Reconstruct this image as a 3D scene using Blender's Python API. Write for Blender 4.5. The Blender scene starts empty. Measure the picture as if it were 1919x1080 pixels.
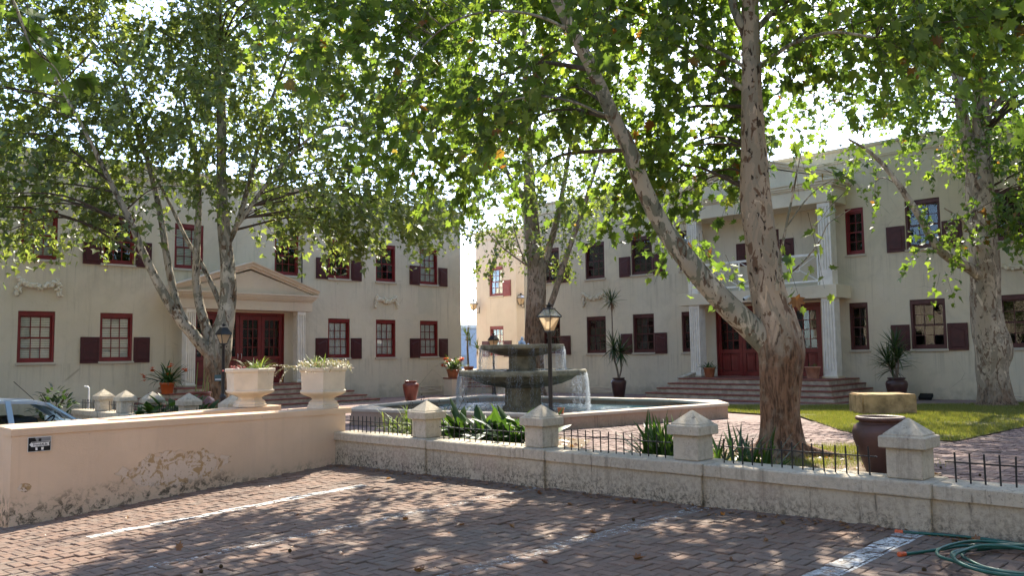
import bpy, bmesh, math, random
import numpy as np
from mathutils import Vector, Matrix, noise as mnoise

random.seed(7)
rng = np.random.default_rng(7)
PI = math.pi
R = math.radians
S = bpy.context.scene
COL = S.collection

# ------------------------------------------------------------------ camera
cam_d = bpy.data.cameras.new('camera')
cam_d.sensor_width = 36.0
cam_d.lens = 1540.8 / 1919 * 36
cam_d.clip_end = 3000
cam = bpy.data.objects.new('camera', cam_d)
COL.objects.link(cam)
yaw, pitch, roll = R(44.288), R(4.573), R(-0.782)
EYE = Vector((0, 0, 1.6))
F = Vector((math.cos(yaw) * math.cos(pitch), math.sin(yaw) * math.cos(pitch), math.sin(pitch)))
RT = Vector((math.sin(yaw), -math.cos(yaw), 0))
UP = RT.cross(F)
r_ = RT * math.cos(roll) + UP * math.sin(roll)
u_ = -RT * math.sin(roll) + UP * math.cos(roll)
cam.matrix_world = Matrix(((r_.x, u_.x, -F.x, EYE.x), (r_.y, u_.y, -F.y, EYE.y), (r_.z, u_.z, -F.z, EYE.z), (0, 0, 0, 1)))
S.camera = cam

# ------------------------------------------------------------------ light
SUN_TO = Vector((0.88, 0.50, 1.02)).normalized()          # direction towards the sun
sun_el = math.asin(SUN_TO.z)
sun_az = math.atan2(SUN_TO.x, SUN_TO.y)                    # clockwise from +Y
W = bpy.data.worlds.new('World')
S.world = W
W.use_nodes = True
nt = W.node_tree
for n in list(nt.nodes):
    nt.nodes.remove(n)
sky = nt.nodes.new('ShaderNodeTexSky')
sky.sky_type = 'NISHITA'
sky.sun_disc = False
sky.sun_elevation = sun_el
sky.sun_rotation = sun_az
sky.air_density = 0.8
sky.dust_density = 3.0
sky.ozone_density = 0.6
sky.altitude = 1500
bg = nt.nodes.new('ShaderNodeBackground')
bg.inputs['Strength'].default_value = 0.135
wo = nt.nodes.new('ShaderNodeOutputWorld')
nt.links.new(sky.outputs[0], bg.inputs[0])
nt.links.new(bg.outputs[0], wo.inputs[0])
sd = bpy.data.lights.new('sun', 'SUN')
sd.energy = 2.7
sd.angle = R(0.53)
sd.color = (1.0, 0.92, 0.78)
sun = bpy.data.objects.new('sun', sd)
COL.objects.link(sun)
sun.rotation_euler = (-SUN_TO).to_track_quat('-Z', 'Y').to_euler()
sun.location = (20, 15, 40)
S.view_settings.view_transform = 'Standard'
S.view_settings.look = 'None'
S.view_settings.exposure = 2.42
S.view_settings.gamma = 1.0
S.view_settings.use_curve_mapping = False
S.cycles.max_bounces = 8
S.cycles.diffuse_bounces = 4
S.cycles.glossy_bounces = 3
S.cycles.transmission_bounces = 6
S.cycles.transparent_max_bounces = 12
S.cycles.sample_clamp_indirect = 6.0
S.cycles.caustics_reflective = False
S.cycles.caustics_refractive = False


# ------------------------------------------------------------------ terrain heights
def cz(x, y):                      # courtyard
    return 0.18 - 0.010 * (y - 6) - 0.006 * (x - 12)


def gz(x, y):                      # car park
    s = 0.0
    if y > 3:
        s = 0.06 * min(((y - 3) / 7.5) ** 2, 1.6)
    return 0.20 - 0.0185 * y + (x - 7) * s


# ------------------------------------------------------------------ helpers
class MB:
    """collects faces and links them as one mesh object"""

    def __init__(self):
        self.v = []
        self.f = []
        self.sm = []

    def add(self, vs, fs, smooth=False, M=None):
        o = len(self.v)
        if M is not None:
            vs = [M @ Vector(p) for p in vs]
        self.v.extend([tuple(p) for p in vs])
        for f in fs:
            self.f.append(tuple(i + o for i in f))
            self.sm.append(smooth)
        return self

    def box(self, x0, x1, y0, y1, z0, z1, M=None, bev=0.0):
        if bev <= 0:
            vs = [(x0, y0, z0), (x1, y0, z0), (x1, y1, z0), (x0, y1, z0), (x0, y0, z1), (x1, y0, z1), (x1, y1, z1), (x0, y1, z1)]
            fs = [(0, 3, 2, 1), (4, 5, 6, 7), (0, 1, 5, 4), (1, 2, 6, 5), (2, 3, 7, 6), (3, 0, 4, 7)]
            return self.add(vs, fs, False, M)
        b = min(bev, (x1 - x0) * .45, (y1 - y0) * .45, (z1 - z0) * .45)
        bm = bmesh.new()
        bmesh.ops.create_cube(bm, size=1.0)
        for v in bm.verts:
            v.co = Vector(((x0 + x1) / 2 + v.co.x * (x1 - x0), (y0 + y1) / 2 + v.co.y * (y1 - y0), (z0 + z1) / 2 + v.co.z * (z1 - z0)))
        bmesh.ops.bevel(bm, geom=bm.edges[:], offset=b, segments=1 if b < .012 else 2, affect='EDGES', profile=.5)
        self.bm(bm, M)
        return self

    def bm(self, bm, M=None, smooth=False):
        bm.verts.index_update()
        self.add([v.co.copy() for v in bm.verts], [[v.index for v in f.verts] for f in bm.faces], smooth, M)
        bm.free()
        return self

    def rings(self, rings, closed=True, cap=True, smooth=True, M=None):
        """loft between rings (lists of points of equal length)"""
        n = len(rings[0])
        vs = [p for r in rings for p in r]
        fs = []
        for i in range(len(rings) - 1):
            for j in range(n if closed else n - 1):
                k = (j + 1) % n
                fs.append((i * n + j, i * n + k, (i + 1) * n + k, (i + 1) * n + j))
        self.add(vs, fs, smooth, M)
        if cap and closed:
            self.add(rings[0], [tuple(range(n))[::-1]], False, M)
            self.add(rings[-1], [tuple(range(n))], False, M)
        return self

    def lathe(self, prof, n=24, c=(0, 0, 0), cap=True, smooth=True, M=None, ph=0.0):
        rg = [[(c[0] + r * math.cos(2 * PI * k / n + ph), c[1] + r * math.sin(2 * PI * k / n + ph), c[2] + z) for k in range(n)] for r, z in prof]
        return self.rings(rg, True, cap, smooth, M)

    def tube(self, pts, rad, n=8, cap=True, smooth=True, bump=None):
        pts = [Vector(p) for p in pts]
        m = len(pts)
        if not hasattr(rad, '__len__'):
            rad = [rad] * m
        t0 = (pts[1] - pts[0]).normalized()
        a = t0.orthogonal().normalized()
        rg = []
        for i in range(m):
            t = (pts[min(i + 1, m - 1)] - pts[max(i - 1, 0)]).normalized()
            a = (a - t * a.dot(t)).normalized()
            b = t.cross(a)
            ring = []
            for k in range(n):
                an = 2 * PI * k / n
                d = a * math.cos(an) + b * math.sin(an)
                rr = rad[i]
                if bump:
                    rr *= bump(pts[i] + d * rr, an, i / (m - 1))
                ring.append(pts[i] + d * rr)
            rg.append(ring)
        return self.rings(rg, True, cap, smooth)

    def sheet(self, pts, M=None):
        return self.add(pts, [tuple(range(len(pts)))], False, M)

    def mesh(self, name, mat):
        me = bpy.data.meshes.new(name)
        me.from_pydata(self.v, [], self.f)
        if any(self.sm):
            me.polygons.foreach_set('use_smooth', self.sm)
        if mat:
            me.materials.append(mat)
        me.update()
        return me

    def build(self, name, mat, parent=None, world=False, loc=None):
        """world=True: vertices are world coordinates and the parent is unrotated"""
        if world and parent:
            p = parent
            off = Vector((0, 0, 0))
            while p:
                off += p.location
                p = p.parent
            self.v = [(x - off.x, y - off.y, z - off.z) for x, y, z in self.v]
        return put(name, self.mesh(name, mat), parent, loc)


def put(name, me, parent=None, loc=None, rot=None):
    o = bpy.data.objects.new(name, me)
    COL.objects.link(o)
    if parent:
        o.parent = parent
    if loc is not None:
        o.location = loc
    if rot is not None:
        o.rotation_euler = rot
    return o


def tag(o, label=None, cat=None, group=None, kind=None):
    if label:
        o['label'] = label
    if cat:
        o['category'] = cat
    if group:
        o['group'] = group
    if kind:
        o['kind'] = kind
    return o


def thing(name, label, cat, loc=(0, 0, 0), rz=0.0, group=None):
    o = bpy.data.objects.new(name, None)
    COL.objects.link(o)
    o.empty_display_size = .2
    o.location = loc
    o.rotation_euler = (0, 0, rz)
    return tag(o, label, cat, group, 'thing')


def copy_tree(o, parent=None):
    c = o.copy()
    COL.objects.link(c)
    if parent:
        c.parent = parent
    for ch in list(o.children):
        copy_tree(ch, c)
    return c


def spline(pts, k=6):
    """Catmull-Rom through points (any dimension)"""
    P = [np.array(p, float) for p in pts]
    P = [2 * P[0] - P[1]] + P + [2 * P[-1] - P[-2]]
    out = []
    for i in range(1, len(P) - 2):
        for j in range(k):
            t = j / k
            out.append(.5 * (2 * P[i] + (P[i + 1] - P[i - 1]) * t + (2 * P[i - 1] - 5 * P[i] + 4 * P[i + 1] - P[i + 2]) * t * t + (3 * P[i] - P[i - 1] - 3 * P[i + 1] + P[i + 2]) * t ** 3))
    out.append(P[-2])
    return out


# ------------------------------------------------------------------ materials
class NT:
    def __init__(self, name):
        self.m = bpy.data.materials.new(name)
        self.m.use_nodes = True
        self.t = self.m.node_tree
        for n in list(self.t.nodes):
            self.t.nodes.remove(n)
        self.out = self.n('ShaderNodeOutputMaterial')

    def n(self, ty, **kw):
        nd = self.t.nodes.new(ty)
        for k, v in kw.items():
            setattr(nd, k, v)
        return nd

    def l(self, a, b):
        self.t.links.new(a, b)

    def val(self, x, sock):
        if hasattr(x, 'links') or isinstance(x, bpy.types.NodeSocket):
            self.l(x, sock)
        else:
            if isinstance(x, (tuple, list)) and len(x) == 3 and sock.type == 'RGBA':
                x = (*x, 1)
            sock.default_value = x

    def coord(self, kind='Object', scale=(1, 1, 1)):
        if kind == 'World':
            o = self.n('ShaderNodeNewGeometry').outputs['Position']
        else:
            o = self.n('ShaderNodeTexCoord').outputs[kind]
        if tuple(scale) != (1, 1, 1):
            mp = self.n('ShaderNodeMapping')
            mp.inputs['Scale'].default_value = scale
            self.l(o, mp.inputs[0])
            o = mp.outputs[0]
        return o

    def noise(self, vec, scale, detail=4, rough=.55, dist=0.0):
        n = self.n('ShaderNodeTexNoise')
        self.l(vec, n.inputs['Vector'])
        n.inputs['Scale'].default_value = scale
        n.inputs['Detail'].default_value = detail
        n.inputs['Roughness'].default_value = rough
        n.inputs['Distortion'].default_value = dist
        return n.outputs['Fac']

    def vor(self, vec, scale, feat='F1', out='Distance'):
        n = self.n('ShaderNodeTexVoronoi')
        n.feature = feat
        self.l(vec, n.inputs['Vector'])
        n.inputs['Scale'].default_value = scale
        return n.outputs[out]

    def ramp(self, x, a, b, lo=0.0, hi=1.0):
        n = self.n('ShaderNodeMapRange')
        n.clamp = True
        n.interpolation_type = 'SMOOTHSTEP'
        self.l(x, n.inputs[0])
        for i, v in enumerate((a, b, lo, hi)):
            n.inputs[i + 1].default_value = v
        return n.outputs[0]

    def math(self, op, a, b=0.0, c=0.0):
        n = self.n('ShaderNodeMath')
        n.operation = op
        self.val(a, n.inputs[0])
        self.val(b, n.inputs[1])
        self.val(c, n.inputs[2])
        return n.outputs[0]

    def mix(self, f, a, b, mode='MIX'):
        n = self.n('ShaderNodeMix')
        n.data_type = 'RGBA'
        n.blend_type = mode
        self.val(f, n.inputs[0])
        self.val(a, n.inputs[6])
        self.val(b, n.inputs[7])
        return n.outputs[2]

    def bump(self, h, dist=.01, strength=1.0):
        n = self.n('ShaderNodeBump')
        self.l(h, n.inputs['Height'])
        n.inputs['Distance'].default_value = dist
        n.inputs['Strength'].default_value = strength
        return n.outputs[0]

    def pbr(self, col, rough=.7, spec=.3, normal=None, metal=0.0):
        p = self.n('ShaderNodeBsdfPrincipled')
        self.val(col, p.inputs['Base Color'])
        self.val(rough, p.inputs['Roughness'])
        self.val(spec, p.inputs['Specular IOR Level'])
        self.val(metal, p.inputs['Metallic'])
        if normal is not None:
            self.l(normal, p.inputs['Normal'])
        return p.outputs[0]

    def done(self, sh):
        self.l(sh, self.out.inputs[0])
        return self.m

    def sep(self, vec):
        s = self.n('ShaderNodeSeparateXYZ')
        self.l(vec, s.inputs[0])
        return s.outputs


M = {}


def simple(name, col, rough=.6, spec=.3, var=.15, sc=6, bump=0.0, bsc=40, metal=0.0):
    t = NT(name)
    c = t.coord()
    nz = t.noise(c, sc, 5, .6)
    dark = tuple(x * (1 - var) for x in col)
    lite = tuple(min(1, x * (1 + var)) for x in col)
    cc = t.mix(t.ramp(nz, .3, .7), dark, lite)
    nm = None
    if bump:
        nm = t.bump(t.noise(c, bsc, 4, .6), bump)
    M[name] = t.done(t.pbr(cc, rough, spec, nm, metal))
    return M[name]


def stucco(name, col, stain=(.16, .14, .10), streak=.35, mould=.0, pink=.0, drip=0):
    t = NT(name)
    w = t.coord('World')
    big = t.noise(w, .55, 5, .6)
    c = t.mix(t.ramp(big, .3, .72), tuple(x * .90 for x in col), tuple(x * 1.07 for x in col))
    med = t.noise(w, 3.0, 6, .65, .4)
    c = t.mix(t.math('MULTIPLY', t.ramp(med, .52, .74), .30), c, tuple(x * .72 for x in col))
    # vertical rain streaks
    mp = t.n('ShaderNodeMapping')
    mp.inputs['Scale'].default_value = (4.5, 4.5, .22)
    t.l(w, mp.inputs[0])
    st = t.noise(mp.outputs[0], 1.6, 5, .7)
    c = t.mix(t.math('MULTIPLY', t.ramp(st, .54, .78), streak), c, stain)
    X_, Y_, z = t.sep(w)
    if name == 'stucco':
        # runs below sill height on both storeys, splash dirt at the foot, and one old repair patch
        mps = t.n('ShaderNodeMapping')
        mps.inputs['Scale'].default_value = (6, 6, .12)
        t.l(w, mps.inputs[0])
        run = t.ramp(t.noise(mps.outputs[0], 1.5, 4, .7), .50, .66)
        b1 = t.math('MULTIPLY', t.ramp(z, 3.5, 4.45), t.ramp(z, 4.50, 4.56, 1.0, 0.0))
        b2 = t.math('MULTIPLY', t.ramp(z, .5, 1.42), t.ramp(z, 1.46, 1.52, 1.0, 0.0))
        b3 = t.math('MULTIPLY', t.ramp(z, 6.4, 7.4), t.ramp(z, 7.4, 7.6, 1.0, 0.0))
        c = t.mix(t.math('MULTIPLY', t.math('MULTIPLY', t.math('MAXIMUM', t.math('MAXIMUM', b1, b2), b3), run), .45), c, tuple(x * .62 for x in col))
        foot = t.math('MULTIPLY', t.ramp(t.math('ADD', z, t.math('MULTIPLY', t.math('SUBTRACT', t.noise(w, 2.2, 6, .7), .5), 1.6)), -.1, .55, 1.0, 0.0), .5)
        c = t.mix(foot, c, (.27, .235, .18))
        c = t.mix(t.math('MULTIPLY', t.ramp(t.noise(w, .33, 6, .68, .8), .50, .62), .30), c, (.40, .36, .275))
        e_ = t.math('MULTIPLY', t.math('SUBTRACT', t.noise(w, 3.5, 5, .6), .5), .5)
        px_ = t.math('ABSOLUTE', t.math('ADD', t.math('SUBTRACT', X_, 22.15), e_))
        pz_ = t.math('ABSOLUTE', t.math('ADD', t.math('SUBTRACT', z, 3.85), e_))
        pat = t.math('MULTIPLY', t.ramp(px_, .38, .46, 1.0, 0.0), t.ramp(pz_, .52, .60, 1.0, 0.0))
        c = t.mix(t.math('MULTIPLY', pat, .5), c, (.50, .465, .35))
        crk = t.ramp(t.vor(w, .55, 'DISTANCE_TO_EDGE'), .0, .006, 1.0, 0.0)
        c = t.mix(t.math('MULTIPLY', t.math('MULTIPLY', crk, t.ramp(t.noise(w, .9, 2, .5), .55, .65)), .5), c, (.18, .15, .11))
    if mould:
        fine = t.noise(w, 24, 8, .78, .4)
        patch = t.noise(w, 3.2, 6, .7)
        mm = t.math('MULTIPLY', t.ramp(fine, .42, .60), t.ramp(patch, .34, .50))
        low = t.ramp(t.math('ADD', z, t.math('MULTIPLY', t.math('SUBTRACT', patch, .5), .5)), 0.05, .42, 1.0, .22)
        c = t.mix(t.math('MULTIPLY', t.math('MULTIPLY', mm, low), mould), c, (.055, .05, .036))
    if pink:
        pk = t.noise(w, 1.1, 3, .5)
        c = t.mix(t.math('MULTIPLY', t.ramp(pk, .5, .68), pink), c, (.40, .27, .22))
    if drip:
        mpd = t.n('ShaderNodeMapping')
        mpd.inputs['Scale'].default_value = (9, 9, .7)
        t.l(w, mpd.inputs[0])
        dr = t.noise(mpd.outputs[0], 2.2, 5, .75)
        c = t.mix(t.math('MULTIPLY', t.math('MULTIPLY', t.ramp(dr, .56, .68), t.ramp(t.noise(w, 2.4, 3, .5), .40, .6)), .75), c, (.085, .07, .05))
        sp = t.math('MULTIPLY', t.ramp(t.noise(w, 38, 4, .7), .60, .68), t.ramp(t.noise(w, 3.3, 4, .6), .42, .6))
        c = t.mix(t.math('MULTIPLY', sp, .7), c, (.07, .06, .045))
        c = t.mix(t.math('MULTIPLY', t.ramp(t.noise(w, 9, 7, .75, .7), .60, .66), .35), c, tuple(x * 1.15 for x in col))
    fine2 = t.noise(w, 60, 5, .7)
    hgt = t.math('ADD', t.math('MULTIPLY', fine2, .5), t.math('MULTIPLY', t.noise(w, 7, 4, .6), .9))
    M[name] = t.done(t.pbr(c, .93, .15, t.bump(hgt, .012, .55)))
    return M[name]


stucco('stucco', (.63, .56, .425), stain=(.33, .285, .205), streak=.6, pink=.12)
stucco('stucco_trim', (.66, .59, .45), streak=.22)
stucco('stucco_portico', (.66, .56, .43), streak=.22, pink=.2)
stucco('stucco_wing', (.56, .485, .395), streak=.35, pink=.2)
stucco('pier_render', (.52, .445, .335), stain=(.14, .12, .09), streak=.75, mould=1.0, drip=1)
stucco('wall_render', (.49, .415, .305), stain=(.14, .12, .085), streak=.6, mould=1.0, pink=.25, drip=1)
stucco('pool_render', (.40, .29, .21), stain=(.09, .07, .05), streak=.75, mould=.45, pink=.4)
stucco('sill', (.50, .44, .35), streak=.25)

# salmon boundary wall with flaking paint near its foot
t = NT('salmon_render')
w = t.coord('World')
base = (.71, .515, .355)
c = t.mix(t.ramp(t.noise(w, .8, 5, .6), .3, .7), tuple(x * .9 for x in base), tuple(x * 1.06 for x in base))
mp = t.n('ShaderNodeMapping')
mp.inputs['Scale'].default_value = (5, 5, .3)
t.l(w, mp.inputs[0])
st = t.noise(mp.outputs[0], 1.6, 5, .7)
c = t.mix(t.math('MULTIPLY', t.ramp(st, .5, .74), .35), c, (.58, .42, .30))
sx, sy, sz = t.sep(w)
fine = t.noise(w, 5.5, 8, .68, .5)
# flaked patch: an ellipse on the wall whose edge is broken by noise
ex = t.math('DIVIDE', t.math('SUBTRACT', sx, 4.62), .66)
ez = t.math('DIVIDE', t.math('SUBTRACT', sz, .19), .21)
rr = t.math('ADD', t.math('MULTIPLY', ex, ex), t.math('MULTIPLY', ez, ez))
patch = t.ramp(t.math('ADD', rr, t.math('MULTIPLY', t.math('SUBTRACT', fine, .5), 3.2)), .90, 1.02, .9, 0.0)
ex2 = t.math('DIVIDE', t.math('SUBTRACT', sx, 2.885), .07)
ez2 = t.math('DIVIDE', t.math('SUBTRACT', sz, .165), .055)
rr2 = t.math('ADD', t.math('MULTIPLY', ex2, ex2), t.math('MULTIPLY', ez2, ez2))
patch2 = t.ramp(t.math('ADD', rr2, t.math('MULTIPLY', t.math('SUBTRACT', fine, .5), 2.5)), .9, 1.0, 1.0, 0.0)
inner = t.noise(w, 9, 6, .65, .8)
flk = t.mix(t.ramp(inner, .44, .5), (.42, .27, .13), (.66, .52, .40))
flk = t.mix(t.ramp(t.noise(w, 21, 6, .7), .58, .66), flk, (.20, .13, .075))
c = t.mix(t.math('MAXIMUM', patch, patch2), c, flk)
# dark mould creeping up from the paving
mz = t.noise(w, 12, 8, .75, .5)
band = t.ramp(t.math('ADD', sz, t.math('MULTIPLY', t.noise(w, 2.2, 4, .6), -.55)), -.42, -.12, 1.0, 0.0)
c = t.mix(t.math('MULTIPLY', t.math('MULTIPLY', t.ramp(mz, .46, .60), band), .9), c, (.075, .06, .04))
spk = t.math('MULTIPLY', t.ramp(t.noise(w, 16, 4, .6), .70, .74), t.ramp(t.noise(w, 2.7, 2, .5), .5, .6))
c = t.mix(t.math('MULTIPLY', spk, .8), c, (.10, .075, .05))
hg = t.math('ADD', t.math('MULTIPLY', t.noise(w, 50, 5, .7), .4), t.math('MULTIPLY', patch, -.8))
hg = t.math('ADD', hg, t.math('MULTIPLY', t.noise(w, 5, 4, .6), .9))
M['salmon_render'] = t.done(t.pbr(c, .92, .15, t.bump(hg, .012, .6)))

# bricks / pavers : colour differs brick by brick through object id or the per-brick attribute
def brick_mat(name, cols, dirt=(.10, .085, .07), attr=None, moss=0.0):
    t = NT(name)
    w = t.coord('World')
    if attr:
        a = t.n('ShaderNodeAttribute')
        a.attribute_name = attr
        rnd = a.outputs['Fac']
    else:
        rnd = t.n('ShaderNodeObjectInfo').outputs['Random']
    rp = t.n('ShaderNodeValToRGB')
    el = rp.color_ramp.elements
    el[0].color = (*cols[0], 1)
    el[1].color = (*cols[-1], 1)
    for i, cc in enumerate(cols[1:-1]):
        e = el.new((i + 1) / (len(cols) - 1))
        e.color = (*cc, 1)
    t.l(rnd, rp.inputs[0])
    c = rp.outputs[0]
    c = t.mix(t.math('MULTIPLY', t.ramp(t.noise(w, 18, 6, .7), .42, .72), .45), c, dirt)
    c = t.mix(t.math('MULTIPLY', t.ramp(t.noise(w, 1.1, 4, .6), .45, .7), .45), c, tuple(x * 1.4 for x in dirt))
    c = t.mix(t.math('MULTIPLY', t.ramp(t.noise(w, 90, 3, .6), .60, .72), .35), c, (.32, .25, .20))
    c = t.mix(t.math('MULTIPLY', t.ramp(t.noise(w, .75, 5, .62, .5), .60, .70), .6), c, (.055, .046, .04))
    nm = t.bump(t.noise(w, 45, 6, .7), .006, .6)
    M[name] = t.done(t.pbr(c, .86, .25, nm))


PAVE = [(.150, .092, .066), (.19, .118, .084), (.165, .115, .088), (.215, .138, .100), (.155, .10, .074), (.185, .135, .104)]
brick_mat('paver', PAVE)
brick_mat('paver_joined', PAVE, attr='rnd')
YPAVE = [(.17, .108, .09), (.215, .142, .12), (.15, .092, .08), (.24, .168, .145), (.185, .125, .108)]
brick_mat('yard_brick', YPAVE, attr='rnd')
brick_mat('yard_brick_single', YPAVE)
simple('joint_sand', (.17, .14, .115), .95, .1, .3, 30)
simple('soil', (.10, .07, .045), .95, .1, .4, 12, .02, 25)
simple('leaf_litter_soil', (.17, .13, .09), .95, .1, .45, 18, .02, 30)
simple('asphalt', (.06, .058, .055), .9, .2, .2, 30)
simple('far_ground', (.16, .14, .10), .95, .1, .2, .3)

# paving seen from far: brick texture
t = NT('yard_paving_far')
w = t.coord('World')
b = t.n('ShaderNodeTexBrick')
t.l(w, b.inputs['Vector'])
b.inputs['Scale'].default_value = 5.0
b.inputs['Color1'].default_value = (.22, .14, .12, 1)
b.inputs['Color2'].default_value = (.27, .19, .17, 1)
b.inputs['Mortar'].default_value = (.12, .10, .09, 1)
b.inputs['Mortar Size'].default_value = .02
c = t.mix(t.math('MULTIPLY', t.ramp(t.noise(w, 1.3, 5, .6), .4, .7), .5), b.outputs['Color'], (.13, .105, .09))
M['yard_paving_far'] = t.done(t.pbr(c, .88, .2, t.bump(t.noise(w, 20, 5, .6), .01, .5)))

# worn road paint
for nm_, lo_, hi_ in (('worn_paint', .36, .52), ('faded_paint', .46, .66)):
    t = NT(nm_)
    w = t.coord('World')
    a1 = t.ramp(t.noise(w, 26, 7, .75), lo_, hi_)
    a2 = t.ramp(t.noise(w, 3.0, 4, .6), .30, .55, .35, 1.0)
    col = t.mix(t.ramp(t.noise(w, 9, 5, .6), .35, .7), (.44, .43, .40), (.68, .67, .64))
    tr = t.n('ShaderNodeBsdfTransparent')
    mx = t.n('ShaderNodeMixShader')
    t.l(t.math('MULTIPLY', a1, a2), mx.inputs[0])
    t.l(tr.outputs[0], mx.inputs[1])
    t.l(t.pbr(col, .8, .25), mx.inputs[2])
    M[nm_] = t.done(mx.outputs[0])


simple('red_paint', (.17, .012, .012), .42, .4, .18, 5)
simple('red_door', (.15, .014, .012), .38, .45, .2, 4)
simple('red_paint_shaded', (.075, .020, .018), .45, .4, .2, 5)  # the red window paint with the right block's shade put into its colour
simple('shutter_left', (.055, .009, .010), .5, .35, .2, 5)
simple('shutter_right', (.062, .016, .016), .5, .35, .25, 5)
simple('wing_paint', (.20, .05, .05), .5, .35, .15, 5)
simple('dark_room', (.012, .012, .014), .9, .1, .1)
simple('white_trim', (.62, .60, .55), .6, .3, .08, 8)
simple('flute_white', (.76, .72, .64), .75, .2, .1, 3)
simple('railing_white', (.78, .76, .70), .5, .3, .1, 6)
simple('iron', (.012, .012, .013), .45, .4, .3, 20)
simple('iron_brown', (.035, .025, .02), .6, .3, .3, 20)
simple('steel', (.55, .55, .56), .35, .5, .1, 10, metal=.9)
simple('terracotta', (.34, .13, .065), .75, .25, .22, 5, .004, 40)
simple('terracotta_pale', (.42, .21, .14), .8, .2, .2, 5, .004, 40)
simple('orange_plastic', (.45, .10, .025), .4, .4, .1, 5)
simple('glazed_brown', (.060, .026, .022), .35, .45, .2, 4)
simple('glazed_red', (.16, .040, .025), .3, .5, .25, 4)
simple('clay_jar', (.085, .042, .032), .5, .35, .25, 3, .003, 30)
simple('urn_cream', (.68, .575, .44), .85, .2, .10, 3, .002, 60)
simple('stone_block', (.34, .235, .12), .9, .15, .4, 4, .012, 25)
simple('tile_red', (.20, .070, .050), .6, .3, .25, 8)
simple('step_riser', (.42, .36, .28), .9, .15, .25, 5, .004, 40)
simple('hose_green', (.012, .085, .062), .38, .45, .2, 15)
simple('hose_orange', (.55, .10, .03), .4, .4, .15, 10)
simple('paper_white', (.75, .74, .70), .8, .2, .05)
simple('ink_black', (.015, .015, .015), .7, .2, .05)
simple('ink_grey', (.22, .22, .22), .7, .2, .1)
simple('blind_white', (.86, .86, .82), .7, .2, .05)
simple('lace_white', (.84, .83, .78), .9, .1, .2, 22)
simple('lamp_black', (.016, .016, .017), .4, .45, .3, 10)
simple('plastic_white', (.72, .72, .70), .4, .4, .05)
simple('concrete_moss', (.185, .165, .11), .8, .3, .4, 4, .01, 25)
simple('sign_teal', (.07, .12, .12), .6, .3, .2)
simple('opposite_render', (.50, .41, .30), .9, .1, .2, .4)
simple('far_building_grey', (.38, .42, .48), .9, .1, .1)
simple('seed_ball', (.06, .04, .02), .9, .1, .3, 40)

# coping of the pool: worn sandstone
stucco('pool_coping', (.50, .43, .35), stain=(.2, .16, .12), streak=.2, pink=.3)

# dark glass that mirrors the yard, and blinds show through it
t = NT('window_glass')
fr = t.n('ShaderNodeFresnel')
fr.inputs[0].default_value = 1.42
w = t.coord('World')
nm = t.bump(t.noise(w, 2.5, 3, .5), .004, .35)
t.l(nm, fr.inputs['Normal'])
gl = t.n('ShaderNodeBsdfGlossy')
gl.inputs['Roughness'].default_value = .015
gl.inputs['Color'].default_value = (.95, .97, 1, 1)
t.l(nm, gl.inputs['Normal'])
tr = t.n('ShaderNodeBsdfTransparent')
tr.inputs[0].default_value = (.95, .97, .96, 1)
mx = t.n('ShaderNodeMixShader')
t.l(t.math('MULTIPLY', fr.outputs[0], .85), mx.inputs[0])
t.l(tr.outputs[0], mx.inputs[1])
t.l(gl.outputs[0], mx.inputs[2])
M['window_glass'] = t.done(mx.outputs[0])

# lamp glass: warm frosted
t = NT('lamp_glass')
d = t.n('ShaderNodeBsdfDiffuse')
d.inputs[0].default_value = (.62, .50, .34, 1)
tl = t.n('ShaderNodeBsdfTranslucent')
tl.inputs[0].default_value = (.80, .62, .40, 1)
mx = t.n('ShaderNodeMixShader')
mx.inputs[0].default_value = .55
t.l(d.outputs[0], mx.inputs[1])
t.l(tl.outputs[0], mx.inputs[2])
M['lamp_glass'] = t.done(mx.outputs[0])
t = NT('lamp_glass_clear')
d = t.n('ShaderNodeBsdfDiffuse')
d.inputs[0].default_value = (.5, .5, .46, 1)
tr = t.n('ShaderNodeBsdfTransparent')
gl = t.n('ShaderNodeBsdfGlossy')
gl.inputs['Roughness'].default_value = .08
mx = t.n('ShaderNodeMixShader')
mx.inputs[0].default_value = .45
t.l(tr.outputs[0], mx.inputs[1])
t.l(d.outputs[0], mx.inputs[2])
m2 = t.n('ShaderNodeMixShader')
m2.inputs[0].default_value = .22
t.l(mx.outputs[0], m2.inputs[1])
t.l(gl.outputs[0], m2.inputs[2])
M['lamp_glass_clear'] = t.done(m2.outputs[0])

# pool water
t = NT('pool_water')
w = t.coord('World')
n1 = t.noise(w, 7.0, 3, .55, .6)
n2 = t.noise(w, 22, 2, .5)
sx_, sy_, sz_ = t.sep(w)
dx_ = t.math('SUBTRACT', sx_, 13.76)
dy_ = t.math('SUBTRACT', sy_, 13.12)
dd_ = t.math('SQRT', t.math('ADD', t.math('MULTIPLY', dx_, dx_), t.math('MULTIPLY', dy_, dy_)))
chop = t.ramp(dd_, 1.6, 2.9, 1.0, .10)
nm = t.bump(t.math('MULTIPLY', t.math('ADD', n1, t.math('MULTIPLY', n2, .6)), chop), .16, .9)
col = t.mix(t.ramp(t.noise(w, 1.2, 3, .5), .35, .7), (.010, .055, .075), (.025, .10, .125))
M['pool_water'] = t.done(t.pbr(col, .06, .6, nm))
# foam specks where the streams land
t = NT('foam')
tr = t.n('ShaderNodeBsdfTransparent')
w = t.coord('World')
mx = t.n('ShaderNodeMixShader')
t.l(t.math('MULTIPLY', t.ramp(t.noise(w, 30, 4, .7), .56, .62), t.ramp(t.noise(w, 3.5, 3, .5), .34, .54)), mx.inputs[0])
t.l(tr.outputs[0], mx.inputs[1])
t.l(t.pbr((.50, .66, .82), .2, .6), mx.inputs[2])
M['foam'] = t.done(mx.outputs[0])
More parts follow.
